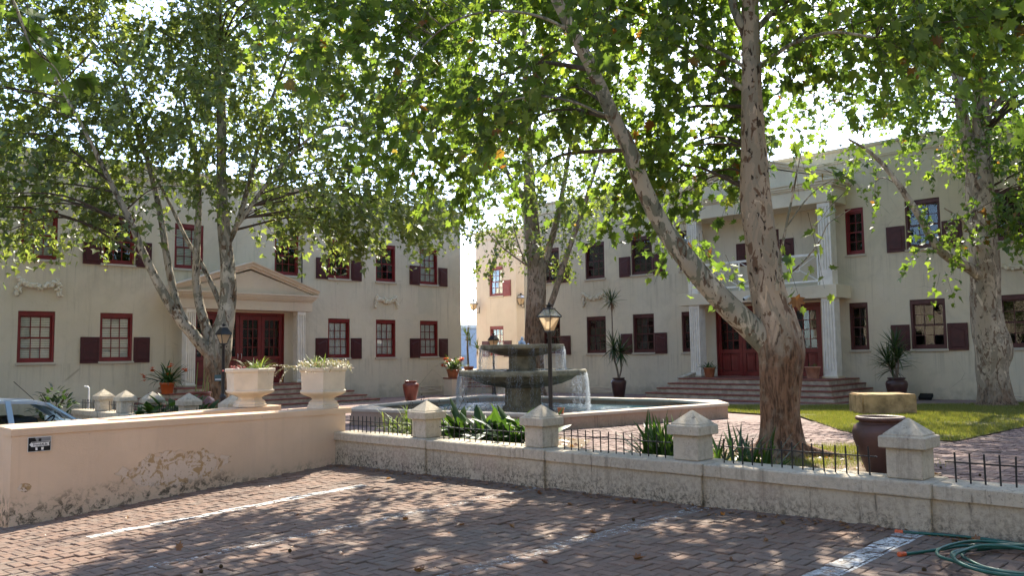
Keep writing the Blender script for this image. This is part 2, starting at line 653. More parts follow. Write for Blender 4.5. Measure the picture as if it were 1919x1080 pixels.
# falling drops
t = NT('falling_water')
g = t.n('ShaderNodeBsdfGlossy')
g.inputs['Roughness'].default_value = .12
g.inputs['Color'].default_value = (.95, .97, 1, 1)
tr = t.n('ShaderNodeBsdfTransparent')
tl = t.n('ShaderNodeBsdfTranslucent')
tl.inputs[0].default_value = (.8, .85, .9, 1)
mx = t.n('ShaderNodeMixShader')
mx.inputs[0].default_value = .55
t.l(tr.outputs[0], mx.inputs[1])
t.l(tl.outputs[0], mx.inputs[2])
m2 = t.n('ShaderNodeMixShader')
m2.inputs[0].default_value = .3
t.l(mx.outputs[0], m2.inputs[1])
t.l(g.outputs[0], m2.inputs[2])
M['falling_water'] = t.done(m2.outputs[0])

# car paint
t = NT('car_paint')
p = t.n('ShaderNodeBsdfPrincipled')
p.inputs['Base Color'].default_value = (.42, .52, .62, 1)
p.inputs['Metallic'].default_value = .35
p.inputs['Roughness'].default_value = .32
p.inputs['Coat Weight'].default_value = .8
p.inputs['Coat Roughness'].default_value = .05
M['car_paint'] = t.done(p.outputs[0])
simple('tyre', (.02, .02, .02), .85, .2, .2, 20)
simple('car_seat', (.03, .03, .035), .8, .2, .2)


# foliage
def leaf_mat(name, ramp_cols, trans=.45, tcol=1.9, rough=.42, spec=.45, attr=True):
    t = NT(name)
    a = t.n('ShaderNodeAttribute')
    a.attribute_name = 'tint'
    f = t.math('FRACT', t.math('ADD', a.outputs['Fac'], t.n('ShaderNodeObjectInfo').outputs['Random']))
    rp = t.n('ShaderNodeValToRGB')
    el = rp.color_ramp.elements
    el[0].position = ramp_cols[0][0]
    el[0].color = (*ramp_cols[0][1], 1)
    el[1].position = ramp_cols[-1][0]
    el[1].color = (*ramp_cols[-1][1], 1)
    for ps, cc in ramp_cols[1:-1]:
        e = el.new(ps)
        e.color = (*cc, 1)
    t.l(f, rp.inputs[0])
    c = rp.outputs[0]
    tc = t.mix(1.0, c, (tcol * 1.0, tcol * 1.0, tcol * .45), 'MULTIPLY')
    tl = t.n('ShaderNodeBsdfTranslucent')
    t.l(tc, tl.inputs[0])
    mx = t.n('ShaderNodeMixShader')
    mx.inputs[0].default_value = trans
    t.l(t.pbr(c, rough, spec), mx.inputs[1])
    t.l(tl.outputs[0], mx.inputs[2])
    M[name] = t.done(mx.outputs[0])


PL = [(0.0, (.040, .068, .017)), (.35, (.062, .098, .022)), (.7, (.090, .128, .028)), (.975, (.125, .155, .032)), (.985, (.13, .075, .022)), (1.0, (.11, .04, .016))]
leaf_mat('plane_leaf', PL, .54, 3.0)
leaf_mat('plane_leaf_single', PL, .54, 3.0, attr=False)
PLF = [(0.0, (.060, .085, .030)), (.4, (.085, .112, .038)), (.8, (.11, .132, .044)), (1.0, (.135, .15, .05))]
leaf_mat('plane_leaf_far', PLF, .50, 2.9, rough=.36, spec=.6)
leaf_mat('strap_leaf_dark', [(0, (.020, .045, .012)), (.6, (.035, .075, .016)), (1, (.07, .12, .025))], .35, 2.2, attr=True)
leaf_mat('strap_leaf_light', [(0, (.08, .12, .03)), (.6, (.13, .18, .05)), (1, (.24, .26, .11))], .4, 1.7, attr=True)
leaf_mat('succulent', [(0, (.17, .18, .09)), (.5, (.26, .25, .14)), (1, (.34, .24, .20))], .25, 1.3, attr=True)
leaf_mat('yucca_leaf', [(0, (.025, .050, .018)), (.7, (.05, .09, .03)), (1, (.09, .13, .05))], .25, 1.8, rough=.35, attr=True)
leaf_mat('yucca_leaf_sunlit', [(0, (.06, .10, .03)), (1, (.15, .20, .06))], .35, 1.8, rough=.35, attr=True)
leaf_mat('grass_blade', [(0, (.085, .105, .022)), (.6, (.15, .165, .036)), (1, (.23, .20, .07))], .35, 1.9, attr=True)
leaf_mat('petal_orange', [(0, (.55, .075, .015)), (1, (.75, .16, .03))], .35, 1.1, attr=True)
leaf_mat('petal_pink', [(0, (.5, .12, .14)), (1, (.6, .25, .25))], .35, 1.1, attr=True)
leaf_mat('petal_white', [(0, (.7, .68, .62)), (1, (.8, .8, .78))], .3, 1.0, attr=True)
leaf_mat('dry_leaf', [(0, (.20, .085, .03)), (.5, (.28, .14, .055)), (1, (.16, .06, .025))], .3, 1.3, attr=False)

t = NT('lawn_base')
w = t.coord('World')
c = t.mix(t.ramp(t.noise(w, 1.6, 5, .6), .35, .65), (.085, .095, .03), (.20, .175, .085))
c = t.mix(t.math('MULTIPLY', t.ramp(t.noise(w, 14, 5, .7), .5, .7), .5), c, (.11, .085, .05))
M['lawn_base'] = t.done(t.pbr(c, .95, .1, t.bump(t.noise(w, 40, 4, .7), .02)))


def bark(name, cream, patch, brown, rough_top, pits=.75, grey=None):
    """plane bark: pale ground, grey-green plates, brown flakes; furrowed below rough_top"""
    t = NT(name)
    w = t.coord('World')
    mp = t.n('ShaderNodeMapping')
    mp.inputs['Scale'].default_value = (1, 1, .45)
    t.l(w, mp.inputs[0])
    v = mp.outputs[0]
    n1 = t.noise(v, 4.2, 4, .55, 1.2)
    n2 = t.noise(v, 7.5, 5, .6, 1.0)
    n3 = t.noise(v, 13, 4, .6, .5)
    c = t.mix(t.ramp(t.noise(v, 2, 3, .5), .35, .65), cream, tuple(x * .78 for x in cream))
    c = t.mix(t.math('MULTIPLY', t.ramp(n1, .50, .53), .95), c, patch)
    c = t.mix(t.math('MULTIPLY', t.ramp(n2, .565, .59), .92), c, brown)
    c = t.mix(t.math('MULTIPLY', t.ramp(t.noise(v, 3.1, 5, .6, 1.4), .60, .62), .8), c, tuple(min(1, x * 1.35) for x in cream))
    # pits and scars
    pit = t.ramp(t.noise(v, 15, 3, .55, .4), .61, .65)
    c = t.mix(t.math('MULTIPLY', pit, pits), c, (.035, .022, .014))
    # furrowed old bark low on the trunk
    mp2 = t.n('ShaderNodeMapping')
    mp2.inputs['Scale'].default_value = (1, 1, .2)
    t.l(w, mp2.inputs[0])
    fu = t.noise(mp2.outputs[0], 21, 5, .65, .6)
    fc = t.mix(t.ramp(fu, .36, .62), tuple(x * .45 for x in brown), tuple(x * 1.55 for x in brown))
    fc = t.mix(t.math('MULTIPLY', t.ramp(t.noise(w, 5, 4, .6), .5, .66), .5), fc, patch)
    z = t.sep(w)[2]
    lowm = t.ramp(t.math('ADD', z, t.math('MULTIPLY', t.math('SUBTRACT', n1, .5), 1.6)), rough_top - .35, rough_top + .35, 1.0, 0.0)
    c = t.mix(lowm, c, fc)
    hs = t.math('ADD', t.math('MULTIPLY', n3, .5), t.math('MULTIPLY', pit, -.8))
    hs = t.math('ADD', hs, t.math('MULTIPLY', t.ramp(n2, .60, .635), -.35))
    hs = t.math('ADD', hs, t.math('MULTIPLY', t.math('MULTIPLY', fu, lowm), 2.6))
    M[name] = t.done(t.pbr(c, .85, .2, t.bump(hs, .022, .9)))


bark('bark_near', (.46, .345, .235), (.30, .24, .165), (.17, .095, .055), 1.75, .9)
bark('bark_lean', (.42, .36, .265), (.17, .165, .115), (.14, .085, .05), -5, .55)
bark('bark_right', (.46, .37, .265), (.27, .22, .155), (.17, .11, .07), .55, .65)
bark('bark_left', (.40, .34, .25), (.19, .17, .12), (.15, .09, .05), 1.5, .85)
bark('bark_far', (.36, .28, .21), (.22, .18, .13), (.17, .11, .07), 3.0)
simple('twig', (.09, .065, .045), .85, .2, .3, 20)
simple('yucca_trunk', (.20, .16, .12), .9, .1, .3, 20, .01, 40)
t = NT('foam_solid')
tl = t.n('ShaderNodeBsdfTranslucent')
tl.inputs[0].default_value = (.75, .82, .9, 1)
mx = t.n('ShaderNodeMixShader')
mx.inputs[0].default_value = .5
t.l(t.pbr((.7, .78, .86), .25, .5), mx.inputs[1])
t.l(tl.outputs[0], mx.inputs[2])
M['foam_solid'] = t.done(mx.outputs[0])

# ================================================================== THE SETTING
def structure(o):
    o['kind'] = 'structure'
    return o


def grid_sheet(name, x0, x1, y0, y1, fz, mat, n=24, dz=0.0):
    b = MB()
    nx, ny = n, n
    vs = [(x0 + (x1 - x0) * i / nx, y0 + (y1 - y0) * j / ny, 0) for j in range(ny + 1) for i in range(nx + 1)]
    vs = [(x, y, fz(x, y) + dz) for x, y, _ in vs]
    fs = [(j * (nx + 1) + i, j * (nx + 1) + i + 1, (j + 1) * (nx + 1) + i + 1, (j + 1) * (nx + 1) + i) for j in range(ny) for i in range(nx)]
    b.add(vs, fs)
    return structure(b.build(name, mat))


g = MB()
g.lathe([(0.01, -1.3), (60, -1.3), (1500, -1.3)], 48, cap=False, smooth=False)
structure(g.build('ground', M['far_ground']))
car_park = grid_sheet('car_park', -9, 7.12, -8, 12.4, gz, M['joint_sand'], 40, -.012)
yard = grid_sheet('courtyard_paving', 7.16, 40, -10, 45, cz, M['yard_paving_far'], 30, 0)


def drive_z(x, y):
    return -.28 - .12 * (y - 12.6) if y < 16.5 else -.75


grid_sheet('driveway', -14, 7.0, 12.55, 26.6, drive_z, M['asphalt'], 20)


# ---- block pavers, 90 degree herringbone
def herringbone(x0, x1, y0, y1, keep, w=.1045, ox=0.0, oy=0.0):
    out = []
    L = 2 * w
    n = int((x1 - x0 + y1 - y0) / w) + 8
    for k in range(-n, n):
        for q in range(-n // 4 - 2, n // 4 + 3):
            for hor in (True, False):
                bx = k + 4 * q + (0 if hor else 2)
                by = -k
                cx = x0 + ox + (bx + (1 if hor else .5)) * w
                cy = y0 + oy + (by + (.5 if hor else 1)) * w
                if x0 < cx < x1 and y0 < cy < y1 and keep(cx, cy):
                    out.append((cx, cy, hor))
    return out


def in_view(x, y, z, margin=60):
    d = Vector((x, y, z)) - EYE
    dep = d.dot(F)
    if dep < .3:
        return False
    px = 959.5 + 1540.8 * d.dot(r_) / dep
    py = 540 - 1540.8 * d.dot(u_) / dep
    return -margin < px < 1919 + margin and -margin < py < 1080 + margin


def brick_template(l, w, t=.06, c=.005, g=.0038):
    hx, hy = l / 2 - g, w / 2 - g
    vs = [(-hx, -hy, -t), (hx, -hy, -t), (hx, hy, -t), (-hx, hy, -t),
          (-hx, -hy, -c), (hx, -hy, -c), (hx, hy, -c), (-hx, hy, -c),
          (-hx + c, -hy + c, 0), (hx - c, -hy + c, 0), (hx - c, hy - c, 0), (-hx + c, hy - c, 0)]
    fs = [(8, 9, 10, 11)]
    for a in (0, 4):
        for k in range(4):
            fs.append((a + k, a + (k + 1) % 4, a + 4 + (k + 1) % 4, a + 4 + k))
    return vs, fs


def pave(parent, spots, fz, mat_single, mat_joined, name, w=.1045, jit=.0034, tilt=.016, sink=None):
    """nearest 300 as objects of their own, the rest joined"""
    spots = sorted(spots, key=lambda s: s[0] ** 2 + s[1] ** 2)
    vs, fs = brick_template(2 * w, w)
    me = MB().add(vs, fs).mesh(name, mat_single)
    rest = MB()
    rnds = []
    tops = []
    for i, (x, y, hor) in enumerate(spots):
        z = fz(x, y) + rng.normal(0, jit) + (sink(x, y) if sink else 0)
        tx = (fz(x, y + .1) - fz(x, y - .1)) / .2 + rng.normal(0, tilt)
        ty = -(fz(x + .1, y) - fz(x - .1, y)) / .2 + rng.normal(0, tilt)
        rz = (0 if hor else PI / 2) + rng.normal(0, .006)
        Mx = Matrix.Translation((x, y, z)) @ Matrix.Rotation(tx, 4, 'X') @ Matrix.Rotation(ty, 4, 'Y') @ Matrix.Rotation(rz, 4, 'Z')
        tops.append((x, y, hor, Mx))
        if i < 300:
            o = put(name, me, parent)
            o.matrix_local = Mx
        else:
            rest.add(vs, fs, False, Mx)
            rnds += [rng.random()] * len(vs)
    if rest.v:
        mj = rest.mesh(name + '_remainder', mat_joined)
        at = mj.attributes.new('rnd', 'FLOAT', 'POINT')
        at.data.foreach_set('value', rnds)
        o = put('remaining_' + name + 's', mj, parent)
        o['kind'] = 'stuff'
    return tops


park_spots = herringbone(1.2, 7.06, .2, 10.52, lambda x, y: in_view(x, y, gz(x, y), 70), w=.091)
park_tops = pave(car_park, park_spots, gz, M['paver'], M['paver_joined'], 'paver', w=.091)

# ---- painted bay lines: worn paint lying on each paver it crosses
def bay_line(yc, x0, x1, mat, wd=.19):
    b = MB()
    for (x, y, hor, Mx) in park_tops:
        hx, hy = (.0872, .0417) if hor else (.0417, .0872)
        ya, yb = max(y - hy, yc - wd / 2), min(y + hy, yc + wd / 2)
        xa, xb = max(x - hx, x0), min(x + hx, x1)
        if yb - ya < .006 or xb - xa < .006:
            continue
        nrm = Mx.to_3x3() @ Vector((0, 0, 1))
        c = Mx.translation

        def zz(px, py):
            return c.z - (nrm.x * (px - c.x) + nrm.y * (py - c.y)) / nrm.z + .0022
        b.add([(xa, ya, zz(xa, ya)), (xb, ya, zz(xb, ya)), (xb, yb, zz(xb, yb)), (xa, yb, zz(xa, yb))], [(0, 1, 2, 3)])
    o = b.build('bay_line', M[mat])
    o['kind'] = 'structure'
    return o


bay_line(8.50, 2.88, 6.05, 'worn_paint', .15)
bay_line(6.43, 2.6, 6.95, 'faded_paint', .15)
bay_line(4.27, 1.4, 6.95, 'faded_paint')
bay_line(2.36, 1.4, 6.95, 'worn_paint')

# ---- courtyard: bricks near the railing, lawn, beds
LAWN = [(17.9, 10.3), (17.2, 8.1), (14.13, 5.91), (13.4, 5.1), (13.3, 3.9), (16.7, 3.75), (22.3, 2.2), (24.6, 2.0), (24.4, 5.6), (22.4, 7.5), (21.0, 9.8), (20.3, 11.6), (19.0, 11.9)]
BED_NEAR = [(7.34, 10.5), (7.34, 7.3), (8.3, 6.9), (9.4, 7.6), (9.7, 9.2), (9.6, 10.5)]
BED_TREE = [(7.34, 6.1), (7.34, 3.1), (9.4, 2.9), (10.7, 4.0), (11.0, 5.3), (10.2, 6.1), (8.8, 5.9)]
POOL_OUT = [(11.6, 10.2), (16.35, 9.33), (17.35, 10.2), (16.35, 16.6), (15.7, 17.05), (11.3, 16.05), (10.45, 15.2)]


def inside(poly, x, y):
    c = False
    n = len(poly)
    for i in range(n):
        x1, y1 = poly[i]
        x2, y2 = poly[(i + 1) % n]
        if (y1 > y) != (y2 > y) and x < (x2 - x1) * (y - y1) / (y2 - y1) + x1:
            c = not c
    return c


def poly_sheet(name, poly, dz, mat, sub=0, fz=cz):
    bm = bmesh.new()
    vs = [bm.verts.new((x, y, 0)) for x, y in poly]
    f = bm.faces.new(vs)
    if f.normal.z < 0:
        f.normal_flip()
    bmesh.ops.triangulate(bm, faces=bm.faces[:])
    for _ in range(sub):
        bmesh.ops.subdivide_edges(bm, edges=bm.edges[:], cuts=1, use_grid_fill=True)
    for v in bm.verts:
        v.co.z = fz(v.co.x, v.co.y) + dz
    bm.normal_update()
    for f in bm.faces:
        if f.normal.z < 0:
            f.normal_flip()
    b = MB()
    b.bm(bm)
    return structure(b.build(name, mat))


poly_sheet('lawn', LAWN, .035, M['lawn_base'], 2)
poly_sheet('planting_bed', BED_NEAR, .16, M['leaf_litter_soil'], 2)
poly_sheet('planting_bed', BED_TREE, .045, M['leaf_litter_soil'], 2)


def yard_keep(x, y):
    return in_view(x, y, cz(x, y), 30) and not inside(LAWN, x, y) and not inside(BED_NEAR, x, y) and not inside(BED_TREE, x, y) and not inside(POOL_OUT, x, y) and x * x + y * y < 17.5 ** 2


yard_spots = herringbone(7.36, 18, -1.2, 10.5, yard_keep, w=.096)
pave(yard, yard_spots, lambda x, y: cz(x, y) + .022, M['yard_brick_single'], M['yard_brick'], 'paving_brick', w=.096, jit=.004, tilt=.022)

# far: the lower ground and low buildings seen through the gap between the two blocks
def far_block(name, label, c, w, d, h, z0, rz, mat, rows):
    t = thing(name, label, 'building', (c[0], c[1], z0), rz)
    b = MB()
    b.box(-w / 2, w / 2, -d / 2, d / 2, 0, h)
    b.build('wall', mat, t)
    r = MB()
    r.box(-w / 2 - .3, w / 2 + .3, -d / 2 - .3, d / 2 + .3, h + .003, h + .4)
    r.build('roof', M['white_trim'], t)
    wm = None
    for k in range(rows):
        for i in range(int(w / 3.2)):
            x = -w / 2 + 1.6 + i * 3.2
            if wm is None:
                q = MB()
                q.box(-.8, .8, -.04, .05, 0, 1.5)
                wm = q.mesh('window', M['window_glass'])
            put('window', wm, t, (x, -d / 2 - .02, 1.2 + k * 3.2))
    return t


far_block('office_building', 'pale grey building far off in the gap between the two cream blocks', (78, 83), 26, 12, 6.2, -1.2, R(-45), M['far_building_grey'], 1)

# brick steps climbing through the gap, set square to the view down the gap
def steps_gap():
    t = thing('garden_steps', 'brick garden steps climbing through the gap behind the fountain', 'steps', (25.3, 25.3, 0))
    a = R(-45)
    for i in range(5):
        zt = .07 + .15 * (i + 1)
        Mx = Matrix.Translation((.42 * i * .707 - .55, .42 * i * .707 + .4, 0)) @ Matrix.Rotation(a, 4, 'Z')
        x = 0
        b = MB()
        b.box(-1.6, 2.9, .03, .8 if i < 4 else 9, zt - .5, zt - .045, Mx)
        b.build('riser', M['step_riser'], t)
        for k in range(20):
            q = MB()
            q.box(-1.6 + k * .225, -1.6 + k * .225 + .215, -.01, .40, zt - .045, zt, Mx)
            q.build('step_brick', M['tile_red'], t)
    return t


steps_gap()

# ================================================================== LOW WALLS
def top_y(y):
    return .53 - .007 * (y - 2.6)


def pier(parent, xc, y, zt, dz_ground, mats):
    """one pier: base block, wrapped coping, shaft and pyramid cap"""
    p = MB()
    p.box(xc - .205, xc + .205, y - .205, y + .205, dz_ground - .2, zt - .118, bev=.012)
    o = p.build('pier', M['wall_render'], parent, True)
    q = MB()
    q.box(xc - .225, xc + .225, y - .225, y + .225, zt - .116, zt + .012, bev=.016)
    q.build('pier_coping', M['pier_render'], o, True)
    s = MB()
    s.box(xc - .142, xc + .142, y - .142, y + .142, zt + .013, zt + .258, bev=.012)
    s.build('shaft', M['pier_render'], o, True)
    c = MB()
    h = .182
    z0 = zt + .259
    rings = []
    for (hh, z) in ((h - .006, z0), (h, z0 + .008), (h, z0 + .088), (h - .010, z0 + .098), (h - .028, z0 + .100), (h - .030, z0 + .112), (.012, z0 + .232), (.004, z0 + .236)):
        rings.append([(xc - hh, y - hh, z), (xc + hh, y - hh, z), (xc + hh, y + hh, z), (xc - hh, y + hh, z)])
    c.rings(rings, True, True, False)
    c.build('cap', M['pier_render'], o, True)
    return o


def railing(parent, xc, ya, yb, ft):
    rl = MB()
    n = max(2, int(round((yb - ya) / .102)))
    zr = .155
    rl.add([(xc - .006, ya - .02, ft(ya) + zr), (xc + .006, ya - .02, ft(ya) + zr), (xc + .006, yb + .02, ft(yb) + zr), (xc - .006, yb + .02, ft(yb) + zr),
            (xc - .006, ya - .02, ft(ya) + zr + .01), (xc + .006, ya - .02, ft(ya) + zr + .01), (xc + .006, yb + .02, ft(yb) + zr + .01), (xc - .006, yb + .02, ft(yb) + zr + .01)],
           [(0, 3, 2, 1), (4, 5, 6, 7), (0, 1, 5, 4), (1, 2, 6, 5), (2, 3, 7, 6), (3, 0, 4, 7)])
    o = rl.build('railing', M['iron'], parent, True)
    for i in range(n):
        y = ya + (i + .5) * (yb - ya) / n
        q = MB()
        lx, ly = rng.normal(0, .004), rng.normal(0, .004)
        z0 = ft(y) - .01
        h = .245 + rng.normal(0, .004)
        q.tube([(xc + .0115, y, z0), (xc + .0115 + lx, y + ly, z0 + h)], .0070, 6)
        q.build('bar', M['iron'], o, True)
    return o


def garden_wall(label, xw, ys, y0, y1, ft, fg, rail_from=None):
    t = thing('garden_wall', label, 'wall', (xw + .17, (y0 + y1) / 2, fg(xw, (y0 + y1) / 2)))
    # wall body between piers, following the slope, with slightly wavy render
    b = MB()
    n = int((y1 - y0) / .12)
    rows = 7
    vs, fs = [], []
    for i in range(n + 1):
        y = y0 + (y1 - y0) * i / n
        for k in range(rows + 1):
            z = fg(xw, y) - .15 + (ft(y) - .112 - fg(xw, y) + .15) * k / rows
            dx = mnoise.noise(Vector((y * 2.1, z * 3, 3))) * .006 + mnoise.noise(Vector((y * 9, z * 11, 7))) * .003
            vs.append((xw + dx, y, z))
        vs.append((xw + .34, y, fg(xw, y) - .15))
    st = rows + 2
    for i in range(n):
        for k in range(rows):
            fs.append((i * st + k, (i + 1) * st + k, (i + 1) * st + k + 1, i * st + k + 1)[::-1])
    b.add(vs, fs, True)
    b.add([(xw + .34, y0, -.3), (xw + .34, y1, -.3), (xw + .34, y1, ft(y1) - .112), (xw + .34, y0, ft(y0) - .112)], [(0, 1, 2, 3)])
    b.build('wall_body', M['wall_render'], t, True)
    ys = sorted(ys)
    edges = [y0] + [v for y in ys for v in (y - .225, y + .225)] + [y1]
    for i in range(0, len(edges), 2):
        a, c = edges[i], edges[i + 1]
        if c - a < .05:
            continue
        q = MB()
        m = max(2, int((c - a) / .15))
        ring = []
        for j in range(m + 1):
            y = a + .002 + (c - a - .004) * j / m
            zt = ft(y) + mnoise.noise(Vector((y * 4, 1, 5))) * .004
            e = mnoise.noise(Vector((y * 5, 2, 9))) * .004
            ring.append([(xw - .028 + e, y, zt - .113), (xw - .030 + e, y, zt - .012), (xw - .018, y, zt), (xw + .355, y, zt), (xw + .368, y, zt - .012), (xw + .368, y, zt - .113)])
        q.rings(ring, True, True, False)
        q.build('coping', M['pier_render'], t, True)
        if c - a > .3:
            railing(t, xw + .17, a + .06, c - .06, ft)
    for y in ys:
        pier(t, xw + .17, y, ft(y), fg(xw, y), None)
    return t


garden_wall('low rendered wall with capped piers and iron railings in front of the fountain', 7.0, [.42, 2.455, 4.508, 6.542, 8.63], -1.6, 10.54, top_y, gz)
garden_wall('second low wall with capped piers beyond the salmon walls by the parked car', 6.83, [13.75, 15.5, 17.2, 18.62, 19.9], 12.9, 21.4, lambda y: .44 - .004 * (y - 15), lambda x, y: .0)

# ---- the two salmon walls either side of the entrance path
def salmon_wall(label, x0, x1, y, th, zt0, zt1, ped, g):
    t = thing('boundary_wall', label, 'wall', ((x0 + x1) / 2, y + th / 2, g(x0, y)))
    b = MB()
    n = 44
    rows = 9

    def zt(x):
        return zt0 + (zt1 - zt0) * (x - x0) / (x1 - x0)
    vs, fs = [], []
    for i in range(n + 1):
        x = x0 + (x1 - x0 - .10) * i / n
        for k in range(rows + 1):
            zb = g(x, y) - .2
            z = zb + (zt(x) - .085 - zb) * k / rows
            dy = mnoise.noise(Vector((x * 2, z * 2.4, 1))) * .008 + mnoise.noise(Vector((x * 8, z * 9, 4))) * .003
            vs.append((x, y + dy, z))
    for i in range(n):
        for k in range(rows):
            a = i * (rows + 1) + k
            fs.append((a, a + rows + 1, a + rows + 2, a + 1))
    b.add(vs, fs, True)
    xe = x1 - .10
    b.add([(x0, y, g(x0, y) - .2), (x0, y + th, g(x0, y) - .2), (x0, y + th, zt(x0) - .085), (x0, y, zt(x0) - .085)], [(0, 3, 2, 1)])
    b.add([(xe, y, -.2), (xe, y + th, -.2), (xe, y + th, zt(xe) - .085), (xe, y, zt(xe) - .085)], [(0, 3, 2, 1)][::1])
    b.add([(x0, y + th, -.6), (xe, y + th, -.6), (xe, y + th, zt(xe) - .085), (x0, y + th, zt(x0) - .085)], [(0, 3, 2, 1)])
    b.build('wall_body', M['salmon_render'], t, True)
    q = MB()
    rg = []
    for i in range(25):
        x = x0 - .012 + (x1 - x0 + .012) * i / 24
        zz = zt(x)
        e = mnoise.noise(Vector((x * 3, 2, 9))) * .003
        rg.append([(x, y - .014 + e, zz - .085), (x, y - .016 + e, zz - .008), (x, y - .006, zz), (x, y + th, zz), (x, y + th + .012, zz - .01), (x, y + th + .012, zz - .085)])
    q.rings(rg, True, True, False)
    q.build('coping', M['salmon_render'], t, True)
    if ped:
        p = MB()
        p.box(x0 + .003, x0 + 1.15, y + th + .004, y + th + ped, -.6, zt(x0) - .002, bev=.015)
        p.build('pedestal', M['salmon_render'], t, True)
        p = MB()
        p.box(x1 - .74, x1 - .11, y + th + .004, y + th + .30, -.2, zt(x1) - .003, bev=.012)
        p.build('pedestal', M['salmon_render'], t, True)
    return t


salmon_wall('long salmon rendered wall with peeling paint beside the parking bays', 2.74, 7.28, 10.55, .30, .835, .82, .52, gz)
salmon_wall('salmon wall behind the first one, with the left urn on its end', 1.2, 7.05, 12.2, .42, .69, .81, 0.0, gz)


# ================================================================== BUILDINGS
WIN_CACHE = {}


def win_meshes(W_, H_, fm):
    key = (round(W_, 2), round(H_, 2), fm)
    if key in WIN_CACHE:
        return WIN_CACHE[key]
    mat = M[fm]
    f = MB()
    j, hd, bt = .068, .135, .075
    f.box(.004, j, .03, .15, .004, H_ - .004)
    f.box(W_ - j, W_ - .004, .03, .15, .004, H_ - .004)
    f.box(j + .001, W_ - j - .001, .032, .15, H_ - hd, H_ - .004)
    f.box(j + .001, W_ - j - .001, .032, .15, .004, bt)
    frame = f.mesh('window', mat)
    gw, gh = W_ - 2 * j, H_ - hd - bt
    b = MB()
    nc = 3 if W_ > .8 else 2
    mid = bt + gh * .5
    st = .038
    # two sashes: stiles, rails and glazing bars; the lower one sits forward
    for k, (za, zb, yy) in enumerate(((bt + .002, mid + .02, .075), (mid - .02, H_ - hd - .002, .108))):
        b.box(j + .002, j + st, yy, yy + .03, za, zb)
        b.box(W_ - j - st, W_ - j - .002, yy, yy + .03, za, zb)
        b.box(j + st + .001, W_ - j - st - .001, yy, yy + .03, za, za + (.055 if k == 0 else .042))
        b.box(j + st + .001, W_ - j - st - .001, yy, yy + .03, zb - .042, zb)
        iw = W_ - 2 * j - 2 * st
        za2, zb2 = za + (.055 if k == 0 else .042), zb - .042
        for c in range(1, nc):
            x = j + st + iw * c / nc
            b.box(x - .011, x + .011, yy + .003, yy + .027, za2 + .001, zb2 - .001)
        zm = (za2 + zb2) / 2
        b.box(j + st + .001, W_ - j - st - .001, yy + .005, yy + .025, zm - .011, zm + .011)
    bars = b.mesh('glazing_bars', mat)
    panes = []
    iw = W_ - 2 * j - 2 * st
    pm = None
    for k, (za, zb, yy) in enumerate(((bt + .002, mid + .02, .075), (mid - .02, H_ - hd - .002, .108))):
        za2, zb2 = za + (.055 if k == 0 else .042), zb - .042
        for c in range(nc):
            for r in range(2):
                if pm is None:
                    pw, ph = iw / nc - .010, (zb2 - za2) / 2 - .010
                    pq = MB()
                    pq.box(-pw / 2, pw / 2, -.002, .002, -ph / 2, ph / 2)
                    pm = pq.mesh('pane', M['window_glass'])
                panes.append((j + st + iw * (c + .5) / nc, yy + .015, za2 + (zb2 - za2) * (r + .5) / 2))
    s = MB()
    s.box(-.045, W_ + .045, -.055, .03, -.075, -.002, bev=.008)
    sill = s.mesh('sill', M['sill'])
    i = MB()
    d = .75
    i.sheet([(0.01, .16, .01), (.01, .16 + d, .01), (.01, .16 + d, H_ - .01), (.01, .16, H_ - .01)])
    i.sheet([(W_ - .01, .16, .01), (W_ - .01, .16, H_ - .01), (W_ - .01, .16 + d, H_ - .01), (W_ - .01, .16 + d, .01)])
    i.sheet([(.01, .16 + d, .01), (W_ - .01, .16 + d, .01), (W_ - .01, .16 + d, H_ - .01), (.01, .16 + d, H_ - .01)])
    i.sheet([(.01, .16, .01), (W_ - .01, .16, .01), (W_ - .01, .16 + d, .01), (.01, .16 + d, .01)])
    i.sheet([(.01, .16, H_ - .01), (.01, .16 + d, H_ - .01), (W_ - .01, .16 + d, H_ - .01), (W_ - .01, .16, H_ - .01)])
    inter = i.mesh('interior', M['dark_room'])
    bl = MB()
    n = int(H_ / .052)
    for k in range(n):
        z = .03 + k * (H_ - .06) / n
        bl.add([(.05, .150, z), (W_ - .05, .150, z), (W_ - .05, .164, z + .043), (.05, .164, z + .043)], [(0, 1, 2, 3)])
    blind = bl.mesh('blind', M['blind_white'])
    cu = MB()
    m = 40
    for side in (0, 1):
        xs = [.04 + (W_ - .08) * k / m for k in range(m + 1)]
    vs = []
    for x in xs:
        y = .178 + .016 * math.sin(x * 48) + .01 * math.sin(x * 21 + 1)
        vs += [(x, y, .03), (x, y, H_ - .03)]
    cu.add(vs, [(2 * k, 2 * k + 2, 2 * k + 3, 2 * k + 1) for k in range(m)], True)
    curt = cu.mesh('curtain', M['lace_white'])
    WIN_CACHE[key] = (frame, bars, panes, pm, sill, inter, blind, curt)
    return WIN_CACHE[key]


def window(parent, u, z, W_, H_, fm, dress='dark', sill_on=True):
    frame, bars, panes, pm, sill, inter, blind, curt = win_meshes(W_, H_, fm)
    o = put('window', frame, parent, (u, 0, z))
    put('glazing_bars', bars, o)
    for p in panes:
        put('pane', pm, o, p, (R(rng.normal(0, .35)), 0, R(rng.normal(0, .45))))
    if sill_on:
        put('sill', sill, o)
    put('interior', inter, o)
    if dress == 'blind':
        put('blind', blind, o)
    elif dress == 'curtain':
        put('curtain', curt, o)
    return o


SH = {}


